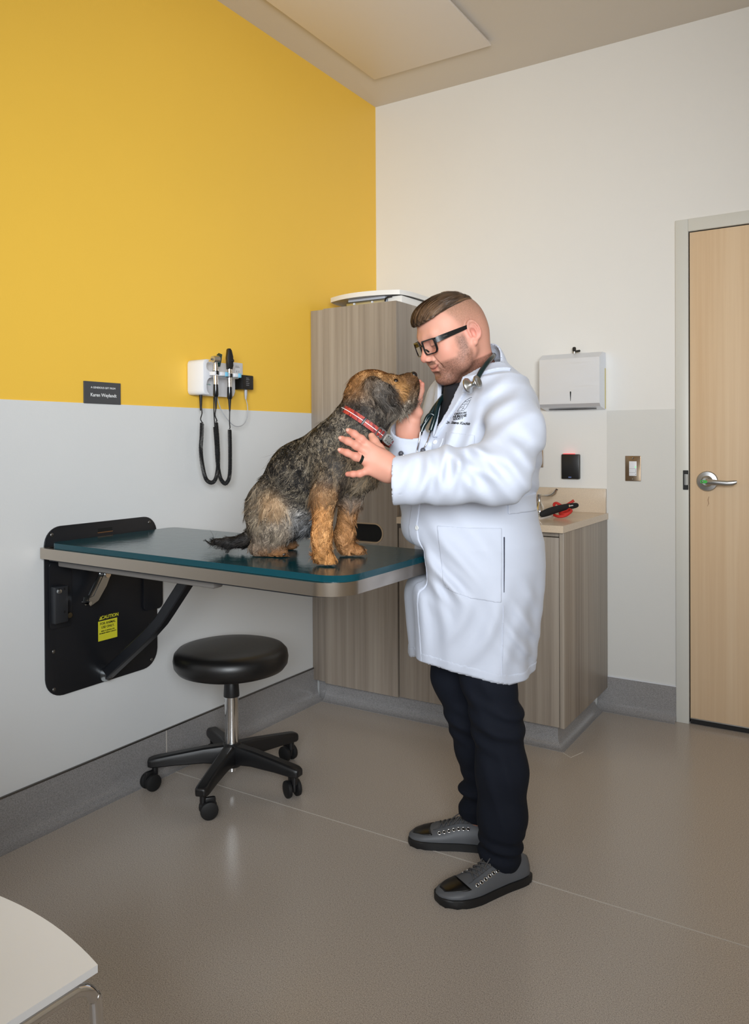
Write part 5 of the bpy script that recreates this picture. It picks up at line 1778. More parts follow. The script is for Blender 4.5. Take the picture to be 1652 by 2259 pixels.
hp = []
mir = lambda f: [f(1), f(-1)]
hp += [p_ell((-.008, 0, .036), (.087, .076, .076), k=.0), p_ell((.030, 0, .034), (.060, .066, .060), k=.03), p_ell((.028, 0, -.015), (.056, .064, .070), k=.03)]
hp += [p_ell((-.050, 0, .0), (.046, .060, .06), k=.03)]
for s in (1, -1):
    hp += [p_cone((.004, s * .056, -.045), (.058, s * .018, -.100), .020, .020, k=.025), p_ball((.055, s * .040, -.028), .027, k=.03), p_cone((.0, s * .058, -.02), (.004, s * .056, -.05), .018, .018, k=.03),
           p_cone((.030, s * .050, -.075), (.052, s * .034, -.050), .020, .022, k=.03)]
hp += [p_ell((.070, 0, -.098), (.022, .026, .018), k=.02), p_ell((.068, 0, -.056), (.023, .034, .028), k=.025)]
hp += [p_cone((.077, .038, .024), (.087, .012, .019), .010, .010, k=.018), p_cone((.077, -.038, .024), (.087, -.012, .019), .010, .010, k=.018), p_cone((.085, .012, .018), (.085, -.012, .018), .009, .009, k=.015)]
for s in (1, -1):
    hp.append(p_ell((.096, s * .031, -.003), (.018, .018, .013), k=.016, op='s'))
    hp.append(p_ell((.0775, s * .032, -.001), (.0135, .0155, .0125), k=.004))            # lids
    hp.append(p_cone((.088, s * .022, -.0045), (.080, s * .046, -.006), .0012, .0012, k=.003, op='s'))
# nose
hp += [p_cone((.084, 0, .012), (.104, 0, -.027), .0085, .0100, k=.014), p_ball((.1075, 0, -.032), .0100, k=.008)]
for s in (1, -1):
    hp += [p_ell((.100, s * .0125, -.0355), (.011, .0075, .0075), k=.007), p_ell((.105, s * .007, -.0425), (.006, .0035, .0035), k=.003, op='s')]
    hp.append(p_cone((.088, s * .021, -.034), (.076, s * .033, -.056), .0018, .0025, k=.010, op='s'))   # smile fold
# lips
hp += [p_cone((.0845, .014, -.0600), (.0845, -.014, -.0600), .0050, .0050, k=.010), p_cone((.0835, .012, -.0715), (.0835, -.012, -.0715), .0055, .0055, k=.010)]


def face_pt(b, c):
    """point of the face surface in head coordinates"""
    P = np.array([(.13, b, c)], np.float32); sh = Shape(hp)
    for _ in range(80): P[:, 0] -= sh.eval(P) * .6
    return tuple(P[0])


grooves = []
for s in (1, -1):
    line = [face_pt(b * s, c) for b, c in ((0, -.0660), (.009, -.0655), (.017, -.0630), (.024, -.0590), (.029, -.0545))]
    fold = [face_pt(b * s, c) for b, c in ((.019, -.036), (.026, -.043), (.032, -.052), (.0355, -.062), (.036, -.070))]
    grooves += p_chain(line, [.0019, .0019, .0019, .0018, .0012], .0025, op='s') + p_chain(fold, [.0008, .0013, .0014, .0013, .0006], .008, op='s')
hp += grooves
hp.append(p_ell((.091, 0, -.084), (.007, .018, .006), k=.010, op='s'))
# ears
for s in (1, -1):
    EM = np.array(Euler((math.radians(90), math.radians(10), math.radians(-18 * s))).to_matrix())
    ec = np.array((-.016, s * .080, -.004))
    hp.append(p_ell(ec + (-.001, s * .002, 0), (.0155, .007, .028), rotm(-16 * s, 8, 0), k=.010))
    hp.append(p_torus(ec + (-.002, s * .006, .004), EM, .0168, .0036, (.86, 1.42, 1), k=.003))
    hp.append(p_ball(ec + (.006, s * .003, -.030), .0075, k=.008))
    hp.append(p_ell(ec + (.004, s * .009, -.004), (.0078, .0085, .014), rotm(-16 * s, 8, 0), k=.003, op='s'))
    hp.append(p_ell(ec + (.012, s * .004, -.006), (.0035, .0035, .007), k=.004))
HEAD = Shape(hp, (HC, HM * 1.0))
_hs = HEAD
# neck in person coordinates
NK = [p_cone(H(-.034, 0, -.02), np.array((-0.0006, 0.0550, 1.4157)), .060, .066, k=.03), p_cone(H(.01, 0, -.06), np.array((-0.0243, 0.0350, 1.4226)), .046, .046, k=.03)]


def head_ev(P, c=None, r=None):
    P = np.asarray(P, np.float32)
    Q = (P - HC.astype(np.float32)) @ (HM / HS).astype(np.float32)
    cc = None if c is None else ((c - HC) @ HM / HS).astype(np.float32)
    d = Shape.eval(SH_, Q, cc, None if r is None else r / HS) * HS
    for p in NK: d = smin(d, p.f(P), .028)
    return np.maximum(d, 1.395 - P[:, 2])


SH_ = Shape(hp)
hV, hQ = nets(head_ev, (-.30, -.16, 1.37), (.14, .20, 1.70), .0021, .04)
hV = relax(hV, hQ, 2)
SKIN, SKR, SKD = lin(200, 146, 126), lin(192, 112, 98), lin(168, 120, 100)
hairn = VNoise(420, 8, 81); hairn2 = VNoise(60, 6, 82)


def sstep(x, a, b):
    t = np.clip((x - a) / (b - a), 0, 1); return t * t * (3 - 2 * t)


def hair_line(q):
    """>0 where the long hair on top grows"""
    ab = np.abs(q[:, 1])
    line = .068 + .10 * np.clip(-q[:, 0] - .02, 0, .2) * .0 + np.interp(q[:, 0], [-.12, -.07, .0, .06, .10], [.075, .070, .072, .058, .050])
    line = np.interp(q[:, 0], [-.12, -.08, -.02, .05, .085, .11], [.092, .087, .082, .073, .064, .055])
    return q[:, 2] - line


def stub_zone(q):
    """shaved sides"""
    f = np.interp(q[:, 2], [-.06, .02, .06, .1], [-.055, .015, .035, .05])
    return sstep(f - q[:, 0], -.008, .016) * sstep(q[:, 2], -.052, -.005)


def beard_zone(q):
    ab = np.abs(q[:, 1])
    jaw = sstep(-.035 - q[:, 2] + np.clip(q[:, 0] - .03, 0, 1) * -.15, -.010, .020) * sstep(q[:, 0], -.005, .012)
    side = sstep(q[:, 0], .004, .016) * sstep(.040 - q[:, 0], -.006, .012) * sstep(.0 - q[:, 2], -.015, .012) * (ab > .045)
    must = sstep(.008 - np.abs(q[:, 2] + .050), 0, .004) * (q[:, 0] > .074) * sstep(.032 - ab, 0, .006)
    chin = sstep(-.076 - q[:, 2], 0, .006)
    clean = sstep(.024 - ab, -.004, .006) * (q[:, 2] > -.074) * (q[:, 2] < -.054) * (q[:, 0] > .075)
    cheek = sstep(q[:, 2] + .058, 0, .012) * sstep(q[:, 0] - .040, 0, .012) * (ab > .022)
    neck = sstep(q[:, 2], -.150, -.118)
    return np.clip(np.maximum(np.maximum(jaw, side), np.maximum(must, chin)) * (1 - clean) * (1 - cheek * .9), 0, 1) * neck


def skin_col(V):
    q = to_head(V); n_ = len(V); ab = np.abs(q[:, 1])
    c = np.repeat(SKIN[None], n_, 0); rs = np.random.default_rng(3)

    def mixin(col, w):
        nonlocal c
        c = c * (1 - w[:, None]) + col * w[:, None]
    g = lambda a, b, z, s: np.exp(-(((q[:, 0] - a) ** 2 + (ab - b) ** 2 + (q[:, 2] - z) ** 2) / s ** 2))
    mixin(SKR, .55 * g(.112, 0, -.03, .016)); mixin(SKR, .45 * g(.062, .045, -.03, .024)); mixin(lin(216, 128, 118), .6 * g(-.018, .088, -.004, .026))
    mixin(lin(200, 118, 104), .5 * sstep(-.06 - q[:, 2], 0, .05) * sstep(.02 - q[:, 0], 0, .05))
    mixin(lin(190, 108, 100), .6 * np.exp(-((np.abs(q[:, 2] + .0665 - 10 * ab ** 2) / .0065) ** 2)) * (q[:, 0] > .066) * sstep(.027 - ab, 0, .006))
    st = stub_zone(q) * sstep(hair_line(q), .03, .0)
    fade = sstep(q[:, 2], -.04, .10)
    mixin(lin(128, 98, 78), st * (.22 + .50 * fade) * rs.uniform(.75, 1.25, n_))
    bz = beard_zone(q)
    mixin(lin(88, 60, 46), np.clip(bz * (.66 + .12 * hairn2(V)) * rs.uniform(.7, 1.3, n_), 0, .85))
    mixin(lin(70, 44, 36), .7 * np.exp(-((q[:, 2] + .0052) / .0022) ** 2) * (q[:, 0] > .074) * sstep(np.abs(ab - .034), .014, .010))
    mixin(lin(92, 42, 40), .85 * np.exp(-((np.abs(q[:, 2] + .0660 - 10.5 * ab ** 2) / .0018) ** 2)) * (q[:, 0] > .062) * sstep(.030 - ab, 0, .003))
    mixin(lin(60, 40, 30), .45 * bz * sstep(-.072 - q[:, 2], 0, .03) * sstep(.085 - q[:, 0], 0, .03))
    mixin(lin(78, 54, 40), sstep(hair_line(q), -.002, .006) * .9)
    return c


M_SKIN = vcol_mat('skin', .52, .28, sss=.2, bumpf=lambda nt, b: bump(nt, b, noise(nt, coords(nt), 600, 3), .12, .001))

# hands
LH = []
palmL = [((-0.2217, -0.3180, 1.1717), .031), ((-0.2442, -0.3220, 1.1810), .030)]
LH += p_chain([(-0.1679, -0.3160, 1.1647), (-0.2171, -0.3180, 1.1694), (-0.2364, -0.3200, 1.1786)], [.032, .029, .027], .02)
kn = [(-0.2686, -0.3280, 1.2269), (-0.2759, -0.3340, 1.2133), (-0.2769, -0.3360, 1.1917), (-0.2717, -0.3330, 1.1677)]
wr = [(-0.2308, -0.3180, 1.1969), (-0.2329, -0.3200, 1.1855), (-0.2330, -0.3200, 1.1717), (-0.2310, -0.3180, 1.1579)]
for a, b_, r0, r1 in zip(wr, kn, (.019, .020, .0195, .0175), (.0125, .0128, .0122, .0108)): LH.append(p_cone(a, b_, r0, r1, k=.016))
FL = [([kn[0], (-0.2889, -0.3380, 1.2464), (-0.3079, -0.3340, 1.2603), (-0.3219, -0.3260, 1.2673)], (.0112, .0098, .0090, .0078)),
      ([kn[1], (-0.3006, -0.3450, 1.2306), (-0.3232, -0.3400, 1.2421), (-0.3400, -0.3300, 1.2479)], (.0114, .0100, .0092, .0080)),
      ([kn[2], (-0.3018, -0.3460, 1.2022), (-0.3246, -0.3400, 1.2124), (-0.3425, -0.3300, 1.2181)], (.0110, .0096, .0088, .0076)),
      ([kn[3], (-0.2926, -0.3400, 1.1600), (-0.3105, -0.3360, 1.1587), (-0.3257, -0.3280, 1.1583)], (.0098, .0084, .0078, .0068))]
for pts, rr in FL:
    LH += p_chain(pts, rr, .006)
    LH += [p_ball(pts[1], rr[1] + .0004, k=.004)]
LH += p_chain([(-0.2338, -0.3120, 1.2013), (-0.2491, -0.3000, 1.2220), (-0.2622, -0.2880, 1.2405), (-0.2703, -0.2800, 1.2546)], (.016, .0125, .0110, .0092), .008)
RH = []
RH += p_chain([(-0.1853, -0.0000, 1.2053), (-0.1991, -0.0200, 1.2648), (-0.1988, -0.0220, 1.2910)], [.034, .031, .031], .02)
RH += p_chain([(-0.1989, -0.0220, 1.2871), (-0.1890, -0.0120, 1.3306)], [.034, .034], .02, sq=((.75, .6, 0), .62))
FR_ = [([(-0.1935, -0.0050, 1.3270), (-0.1822, 0.0040, 1.3643), (-0.1727, 0.0040, 1.3933), (-0.1669, -0.0020, 1.4127)], (.0115, .0102, .0094, .0080)),
       ([(-0.1812, -0.0100, 1.3267), (-0.1683, -0.0040, 1.3611), (-0.1616, -0.0040, 1.3874), (-0.1584, -0.0100, 1.4054)], (.0112, .0098, .0090, .0076)),
       ([(-0.2036, 0.0040, 1.3301), (-0.1990, 0.0140, 1.3624), (-0.1908, 0.0140, 1.3889), (-0.1851, 0.0100, 1.4045)], (.0112, .0098, .0090, .0076)),
       ([(-0.2122, 0.0100, 1.3251), (-0.2156, 0.0200, 1.3522), (-0.2102, 0.0200, 1.3722), (-0.2044, 0.0160, 1.3839)], (.0098, .0085, .0078, .0068))]
for pts, rr in FR_: RH += p_chain(pts, rr, .006)
RH += p_chain([(-0.1824, -0.0300, 1.2972), (-0.1677, -0.0500, 1.3225), (-0.1715, -0.0660, 1.3413)], (.016, .0125, .010), .01)
LHS, RHS = Shape(LH), Shape(RH)
lV, lQ = nets(lambda P, c, r: LHS.eval(P, c, r), (-.40, -.40, 1.08), (-.12, -.24, 1.34), .0018, .03)
rV, rQ = nets(lambda P, c, r: RHS.eval(P, c, r), (-.26, -.12, 1.14), (-.10, .06, 1.46), .0022, .03)
lV = relax(lV, lQ, 1); rV = relax(rV, rQ, 1)
# trunk, arms and legs under the clothes
core = [p_ell((0.0043, 0.0600, 1.2911), (.085, .09, .14), k=.05), p_ell((-0.0248, 0.0600, 1.0421), (.12, .12, .17), k=.06), p_ell((-0.0193, 0.0550, 0.7598), (.12, .13, .12), k=.06)]
core += p_chain([SHL, (0.1031, -0.1900, 1.2672), ELL, (-0.0773, -0.3050, 1.1574), (-0.1965, -0.3170, 1.1647)], [.046, .046, .042, .04, .030], .03)
core += p_chain([SHR, (-0.1221, 0.1400, 1.2308), ELR, (-0.1879, -0.0000, 1.2053), (-0.1968, -0.0180, 1.2516)], [.046, .046, .042, .036, .030], .03)
core += p_chain([(0.0259, -0.0300, 0.6616), (0.0511, -0.0650, 0.4544), (0.0642, -0.0700, 0.3166), (0.0598, -0.0600, 0.0687)], [.062, .045, .042, .034], .03)
core += p_chain([(-0.0575, 0.1200, 0.6206), (-0.0266, 0.1050, 0.4019), (0.0164, 0.1250, 0.2118), (-0.0033, 0.1250, 0.0925)], [.055, .042, .036, .032], .03)
core += [p_cone(NECKB, np.array(NECKB) + (-.02, -.01, .04), .06, .058, k=.04)]
CORE = Shape(core)
bV, bQ = nets(lambda P, c, r: CORE.eval(P, c, r), (-.34, -.42, .04), (.26, .32, 1.50), .012, .03)
allV = np.concatenate([hV, lV, rV, bV]); o1, o2, o3 = len(hV), len(hV) + len(lV), len(hV) + len(lV) + len(rV)
allQ = np.concatenate([hQ, lQ + o1, rQ + o2, bQ + o3])
hc = skin_col(hV)
hn = VNoise(90, 6, 83)


def hand_col(V, tips):
    c = np.repeat(lin(198, 142, 122)[None], len(V), 0)
    for t, s_, w in tips:
        g = w * np.exp(-((V - np.array(t)) ** 2).sum(1) / s_ ** 2)[:, None]; c = c * (1 - g) + lin(190, 106, 92) * g
    return c * (1 + .05 * hn(V))[:, None]


lc = hand_col(lV, [(f[0][k], .010, .7 if k < 3 else .8) for f in FL for k in (0, 1, 2, 3)])
rc = hand_col(rV, [(f[0][k], .010, .7) for f in FR_ for k in (1, 3)])
me = npmesh('body', allV, allQ); set_color(me, np.concatenate([hc, lc, rc, np.repeat(SKIN[None], len(bV), 0)]))
link('body', me, M_SKIN, person, True)
# fingernails on the near hand
M_NAIL = mat('nail', srgb(212, 156, 140), .3)
for pts, rr in FL[:3]:
    a, b_ = Vector(pts[2]), Vector(pts[3]); d = (b_ - a).normalized(); nrm = Vector((-.15, -1, .25)); nrm = (nrm - d * nrm.dot(d)).normalized()
    B().ball((0, 0, 0), (.0055, .0045, .0012), 12, frame_M(b_ + nrm * (rr[3] - .0006) + d * .001, d, nrm.cross(d))).out('fingernail', M_NAIL, person, True)
# ring
ra, rb = Vector(kn[2]), Vector((-0.3018, -0.3460, 1.2022)); rd = (rb - ra).normalized(); rp = ra.lerp(rb, .50)
rgb = B(); xx = rd.orthogonal().normalized(); yy = rd.cross(xx)
prof = [(-.0038, .0112), (-.0034, .0124), (.0034, .0124), (.0038, .0112)]
rr_ = [[rgb.bm.verts.new(rp + rd * t + (xx * math.cos(2 * PI * k / 32) + yy * math.sin(2 * PI * k / 32)) * r_) for k in range(32)] for t, r_ in prof]
for i in range(4):
    for k in range(32): rgb.bm.faces.new((rr_[i][k], rr_[i][(k + 1) % 32], rr_[(i + 1) % 4][(k + 1) % 32], rr_[(i + 1) % 4][k]))
rgo = rgb.out('ring', mat('ring_band', srgb(36, 44, 40), .2, .6), person, 30)
tag(rgo, 'dark ring with a teal sheen')

# eyes
for s in (1, -1):
    B().ball(tuple(H(.0765, s * .0325, -.0035)), .0118, 20).out('eye', mat('eye_white', srgb(226, 220, 214), .1), person, True)
# eyebrows and hair
M_HAIR = vcol_mat('hair', .5, .4)


def head_pts(n, seed): return sample_surface(hV, hQ, n, seed)


P_, Nn_ = head_pts(150000, 21); q = to_head(P_)
# long combed hair: solid base shell plus strands
HPR = Shape([p_ell((-.004, 0, .040), (.086, .074, .080), k=0), p_ell((.040, 0, .064), (.054, .061, .043), k=.03), p_ell((.061, .004, .063), (.034, .057, .032), k=.025)])


def hair_shell(P, c=None, r=None):
    Q = (np.asarray(P, np.float32) - HC.astype(np.float32)) @ (HM / HS).astype(np.float32)
    d = HPR.eval(Q)
    gro = np.sin((Q[:, 2] * 1.0 - Q[:, 0] * .18 + Q[:, 1] * .55) * 900 + 3 * np.sin(Q[:, 0] * 40)) * .0008 + np.sin((Q[:, 2] * .9 + Q[:, 1] * .8 - Q[:, 0] * .2) * 410) * .0009
    d = d - gro
    return np.maximum(d, -(hair_line(Q) + .002)) * HS


hrV, hrQ = nets(hair_shell, (-.32, -.16, 1.50), (.14, .20, 1.74), .0021, .03)
hrV = relax(hrV, hrQ, 1)
me = npmesh('hair', hrV, hrQ)
hq = to_head(hrV)
set_color(me, lin(62, 45, 32)[None] * (1 + .35 * np.sin(hq[:, 2] * 700 + hq[:, 1] * 500)[:, None]))
hair = link('hair', me, M_HAIR, person, True)
SP, SN = sample_surface(hrV, hrQ, 30000, 22); sq_ = to_head(SP)
k_ = (hair_line(sq_) > .0) & ((SN @ hu) > -.5); SP, SN = SP[k_], SN[k_]
rr = np.random.default_rng(5)
# comb the strands back over the shell, keeping them on its surface
hsd = lambda P: HPR.eval((P - HC) @ HM / HS) * HS
seg_ = 6; n_s = len(SP); XP = np.zeros((n_s, seg_ + 1, 3)); pp = SP.copy()
lane = np.sin(to_head(SP)[:, 1] * 330 + to_head(SP)[:, 2] * 240 + 2 * np.sin(to_head(SP)[:, 0] * 30))
lift_ = .0006 + .0016 * np.clip(lane, 0, 1) + rr.uniform(-.0008, .0012, n_s); stp = rr.uniform(.005, .0095, n_s)[:, None]
for i_ in range(seg_ + 1):
    g_ = grad(hsd, pp); pp = pp - g_ * (hsd(pp) - lift_)[:, None]
    XP[:, i_] = pp
    qh = to_head(pp)
    fl = -hf[None] * .92 + hl[None] * (.12 * np.sin(qh[:, 0] * 25) - qh[:, 1] * 2.5)[:, None] + hu[None] * np.clip(.25 - qh[:, 0] * -1.5, .1, .5)[:, None] * (qh[:, 0] > .03)[:, None]
    fl = fl - (fl * g_).sum(1, keepdims=True) * g_; fl /= np.linalg.norm(fl, axis=1, keepdims=True)
    stp = np.where((qh[:, 0] < -.070)[:, None], stp * .3, stp)
    pp = pp + fl * stp
shade = np.clip(.75 + .45 * lane + rr.normal(size=n_s) * .25, .25, 1.9)
hcol = lin(98, 73, 52)[None] * shade[:, None] + lin(60, 50, 40)[None] * (rr.random(n_s) < .12)[:, None]
o = ribbons('hair_strands', SP, SN, -hf[None] + 0 * SP, np.full(n_s, .04), rr.uniform(.0005, .0011, n_s), hcol, hair, M_HAIR, seg_, .0, seed=4, paths=XP); o['kind'] = 'stuff'
# beard
bz = beard_zone(q); k_ = (rr.random(len(q)) < bz * .55) & (q[:, 2] > -.14)
BP, BN = P_[k_], Nn_[k_]
fl = -hu * .8 + hf * .15 + rr.normal(size=BP.shape) * .25; fl = fl - (fl * BN).sum(1, keepdims=True) * BN; fl /= np.linalg.norm(fl, axis=1, keepdims=True)
dd = fl + BN * .55; dd /= np.linalg.norm(dd, axis=1, keepdims=True)
o = ribbons('beard', BP, BN, dd, rr.uniform(.004, .009, len(BP)), rr.uniform(.0005, .0010, len(BP)), lin(84, 56, 40)[None] * rr.uniform(.4, 1.7, (len(BP), 1)), person, M_HAIR, 2, .1, seed=6); o['kind'] = 'stuff'
k_ = (np.abs(q[:, 2] - .0225 - .004 * np.sin(np.abs(q[:, 1]) * 60)) < .004) & (np.abs(q[:, 1]) > .012) & (np.abs(q[:, 1]) < .048) & (q[:, 0] > .06)
BP, BN = P_[k_], Nn_[k_]
fl = hl[None] * np.sign(q[k_][:, 1])[:, None] + rr.normal(size=BP.shape) * .2; fl = fl - (fl * BN).sum(1, keepdims=True) * BN; fl /= np.linalg.norm(fl, axis=1, keepdims=True)
dd = fl + BN * .3; dd /= np.linalg.norm(dd, axis=1, keepdims=True)
o = ribbons('eyebrows', BP, BN, dd, rr.uniform(.006, .010, len(BP)), rr.uniform(.0004, .0008, len(BP)), lin(110, 78, 56)[None] * rr.uniform(.6, 1.5, (len(BP), 1)), person, M_HAIR, 2, .0, seed=7); o['kind'] = 'stuff'

# ---- glasses
gl = empty('eyeglasses', tuple(person.location), tuple(person.rotation_euler), label='black rectangular eyeglasses worn on the face', cat='glasses')
M_GF = mat('glasses_frame', srgb(14, 14, 16), .22)
M_LENS = mat('lens_glass', (1, 1, 1, 1), .0, build=lambda nt, b: (b.inputs['Transmission Weight'].__setattr__('default_value', 1.0), b.inputs['IOR'].__setattr__('default_value', 1.05)))


def GP(x, z, bulge=True):
    """point on the front of the glasses: x sideways, z up"""
    return H(.1035 - 2.6 * x * x, x, z - .0035)


for s in (1, -1):
    outl_ = rrect(.0095, -.0195, .0655, .0185, (.010, .012, .006, .005), 5)
    fr_b = B(); n_ = len(outl_); cxm = sum(p[0] for p in outl_) / n_; czm = sum(p[1] for p in outl_) / n_
    rings = []
    for (x, z) in outl_:
        dx, dz_ = x - cxm, z - czm; L__ = math.hypot(dx, dz_); top_ = 1.35 if z > .010 else 1.0
        pts_ = []
        for (u, w) in ((-.0022 * top_, -.0018), (.0018 * top_, -.0018), (.0018 * top_, .0018), (-.0022 * top_, .0018)):
            p = GP(s * (x + dx / L__ * u), z + dz_ / L__ * u) + hf * w
            pts_.append(fr_b.bm.verts.new(p))
        rings.append(pts_)
    for i in range(n_):
        for j in range(4): fr_b.bm.faces.new((rings[i][j], rings[(i + 1) % n_][j], rings[(i + 1) % n_][(j + 1) % 4], rings[i][(j + 1) % 4]))
    fr_b.out('rim', M_GF, gl, 50)
    lb = B(); vs = [lb.bm.verts.new(GP(s * x, z)) for (x, z) in outl_]; vb = [lb.bm.verts.new(GP(s * x, z) + hf * -.0012) for (x, z) in outl_]
    lb.bm.faces.new(vs); lb.bm.faces.new(vb[::-1])
    for i in range(n_): lb.bm.faces.new((vs[i], vs[(i + 1) % n_], vb[(i + 1) % n_], vb[i]))
    lb.out('lens', M_LENS, gl, None)
    # temple
    tp = B(); rg = []
    path = [(.0905, .0675, .010, .0042, .0075), (.082, .0735, .011, .0022, .0078), (.055, .0775, .012, .0018, .0070), (.02, .080, .013, .0016, .0060), (-.008, .0825, .014, .0016, .0050), (-.024, .0815, .006, .0016, .0042), (-.036, .078, -.010, .0016, .0038)]
    for (a, b_, c, w, hh) in path:
        pc = H(a, s * b_, c - .0015)
        rg.append([tp.bm.verts.new(pc + hl * s * w * u + hu * hh * v) for u, v in ((-1, -1), (1, -1), (1, 1), (-1, 1))])
    for p, q_ in zip(rg, rg[1:]):
        for j in range(4): tp.bm.faces.new((p[j], p[(j + 1) % 4], q_[(j + 1) % 4], q_[j]))
    tp.bm.faces.new(rg[0]); tp.bm.faces.new(rg[-1])
    to = tp.out('temple', M_GF, gl, 40)
    if s == 1: B().tube([tuple(H(.072 - .0016 * k, .0797 + .0001 * k, .0105 + .0012 * math.sin(k * 2.1))) for k in range(9)], .0004, 5).out('temple_mark', M_SATIN, gl, True)
    B().tube([tuple(GP(s * .0125, -.004) - hf * .002), tuple(H(.098, s * .0135, -.012)), tuple(H(.094, s * .0150, -.018))], [.0012, .003, .002], 8).out('nose_pad', M_GF, gl, True)
B().tube([tuple(GP(.0095, .006)), tuple(GP(0, .008)), tuple(GP(-.0095, .006))], .0026, 10).out('bridge', M_GF, gl, True)

# ---- stethoscope
sth = empty('stethoscope', tuple(person.location), tuple(person.rotation_euler), label='dark green stethoscope hung round the neck over the white coat', cat='stethoscope')
M_TUBE = mat('dark_green_tubing', srgb(14, 32, 34), .22)
main = [(-0.0030, -0.1350, 1.4017), (0.0119, -0.1150, 1.4327), (0.0323, -0.0750, 1.4637), (0.0460, -0.0200, 1.4819), (0.0449, 0.0600, 1.4931), (0.0188, 0.1250, 1.4854), (-0.0307, 0.1350, 1.4595), (-0.0660, 0.1050, 1.4204), (-0.0914, 0.0500, 1.3844), (-0.1084, 0.0100, 1.3584)]
B().tube(smooth_path(main, 8), .0072, 14).out('tubing', M_TUBE, sth, True)
ya = [(-0.1058, 0.0120, 1.3611), (-0.1235, -0.0060, 1.3368), (-0.1414, -0.0160, 1.3051), (-0.1544, -0.0200, 1.2841), (-0.1609, -0.0220, 1.2658)]
yb = [(-0.1083, 0.0080, 1.3583), (-0.1153, -0.0120, 1.3364), (-0.1201, -0.0220, 1.3126), (-0.1265, -0.0270, 1.2916), (-0.1329, -0.0300, 1.2708)]
B().tube(smooth_path(ya, 8), .0068, 14).out('tubing_branch', M_TUBE, sth, True)
B().tube(smooth_path(yb, 8), .0068, 14).out('tubing_branch', M_TUBE, sth, True)
B().tube(smooth_path([(-0.1227, -0.0220, 1.3139), (-0.1331, -0.0220, 1.3192), (-0.1438, -0.0200, 1.3102), (-0.1504, -0.0200, 1.2946)], 6), .0052, 12).out('tubing_web', M_TUBE, sth, True)


def lay(pts, gap):
    """rest points on the outside of the coat"""
    out = []
    for p in pts:
        P = np.array([(p[0], -.225, p[2])])
        for _ in range(60): P[:, 1] += np.clip(COATO.eval(P) - gap, -.05, .05) * .7
        out.append(tuple(P[0]))
    return out


et1 = lay([(-0.1603, -0.0300, 1.2683), (-0.1642, -0.0500, 1.2384), (-0.1700, -0.0600, 1.2127), (-0.1688, -0.0600, 1.1998), (-0.1611, -0.0600, 1.2023), (-0.1559, -0.0600, 1.2100)], .006)
et2 = lay([(-0.1323, -0.0400, 1.2732), (-0.1383, -0.0500, 1.2473), (-0.1507, -0.0600, 1.2216), (-0.1693, -0.0700, 1.2025), (-0.1904, -0.0800, 1.1964), (-0.2036, -0.0900, 1.1979), (-0.2112, -0.0900, 1.2030)], .006)
B().tube(smooth_path(et1, 8), .0027, 10).out('ear_tube', M_CHROME, sth, True)
B().tube(smooth_path(et2, 8), .0027, 10).out('ear_tube', M_CHROME, sth, True)
M_TIP = mat('ear_tip_grey', srgb(70, 70, 78), .4)
B().ball(tuple(np.array(et2[-1]) + (-.004, -.001, .003)), (.0075, .0075, .0075)).out('ear_tip', M_TIP, sth, True)
B().ball(tuple(np.array(et1[-1]) + (.002, -.001, .004)), (.0075, .0075, .0085)).out('ear_tip', M_TIP, sth, True)
ca_, cb_ = Vector((-0.0200, -0.1500, 1.3910)), Vector((0.0007, -0.1500, 1.3956)); cdv = (cb_ - ca_).normalized()
cdv = Vector((.80, -.45, .30)).normalized()
Mcp = frame_M(ca_, cdv.orthogonal(), cdv.cross(cdv.orthogonal())) @ Matrix.Scale(1.0, 4)
B().lathe([(0, -.008), (.0215, -.008), (.0228, -.005), (.021, -.001), (.010, .004), (.007, .009), (.0075, .014), (.014, .020), (.0180, .024), (.0186, .027), (.0165, .029), (.010, .0255), (0, .0245)], 36, Mcp).out('chest_piece', M_SATIN, sth, True)
B().cyl(tuple(ca_.lerp(cb_, .45)), (0.0020, -0.1280, 1.4145), .0042, .0042, 12).out('stem', M_CHROME, sth)

# ---- shoes
M_SHOE = mat('grey_shoe_leather', srgb(84, 86, 90), .5, build=lambda nt, b: bump(nt, b, noise(nt, coords(nt), 260, 3), .1, .001))
M_TOE = mat('black_patent', srgb(14, 13, 13), .32)
M_SOLE = mat('black_sole', srgb(17, 17, 19), .5)
M_LACE = mat('grey_lace', srgb(74, 72, 72), .8)
SL = .292
sa = np.array([0, .012, .04, .09, .14, .19, .22, .25, .275, .288, .292])
sw_ = np.array([.018, .030, .036, .036, .040, .0475, .0485, .045, .034, .018, .006])
sh_ = np.array([.062, .070, .076, .082, .078, .060, .052, .045, .037, .030, .026])
so_ = np.array([0, 0, 0, .002, .004, .004, .002, -.002, -.006, -.008, -.009])       # inward curve


def shoe_pt(a, t, off=0.0, side=1):
    """a along the foot, t angle 0..pi over the upper"""
    w = np.interp(a, sa, sw_) + off; h_ = np.interp(a, sa, sh_) - .022 + off; o_ = np.interp(a, sa, so_)
    ct, st_ = math.cos(t), math.sin(t)
    b_ = math.copysign(abs(ct) ** .8, ct) * w * (1 - .36 * max(0, st_) ** 2 * (1 if a < .2 else .45)); c_ = .022 + abs(st_) ** .85 * h_
    return (a, (b_ + o_) * side, c_)


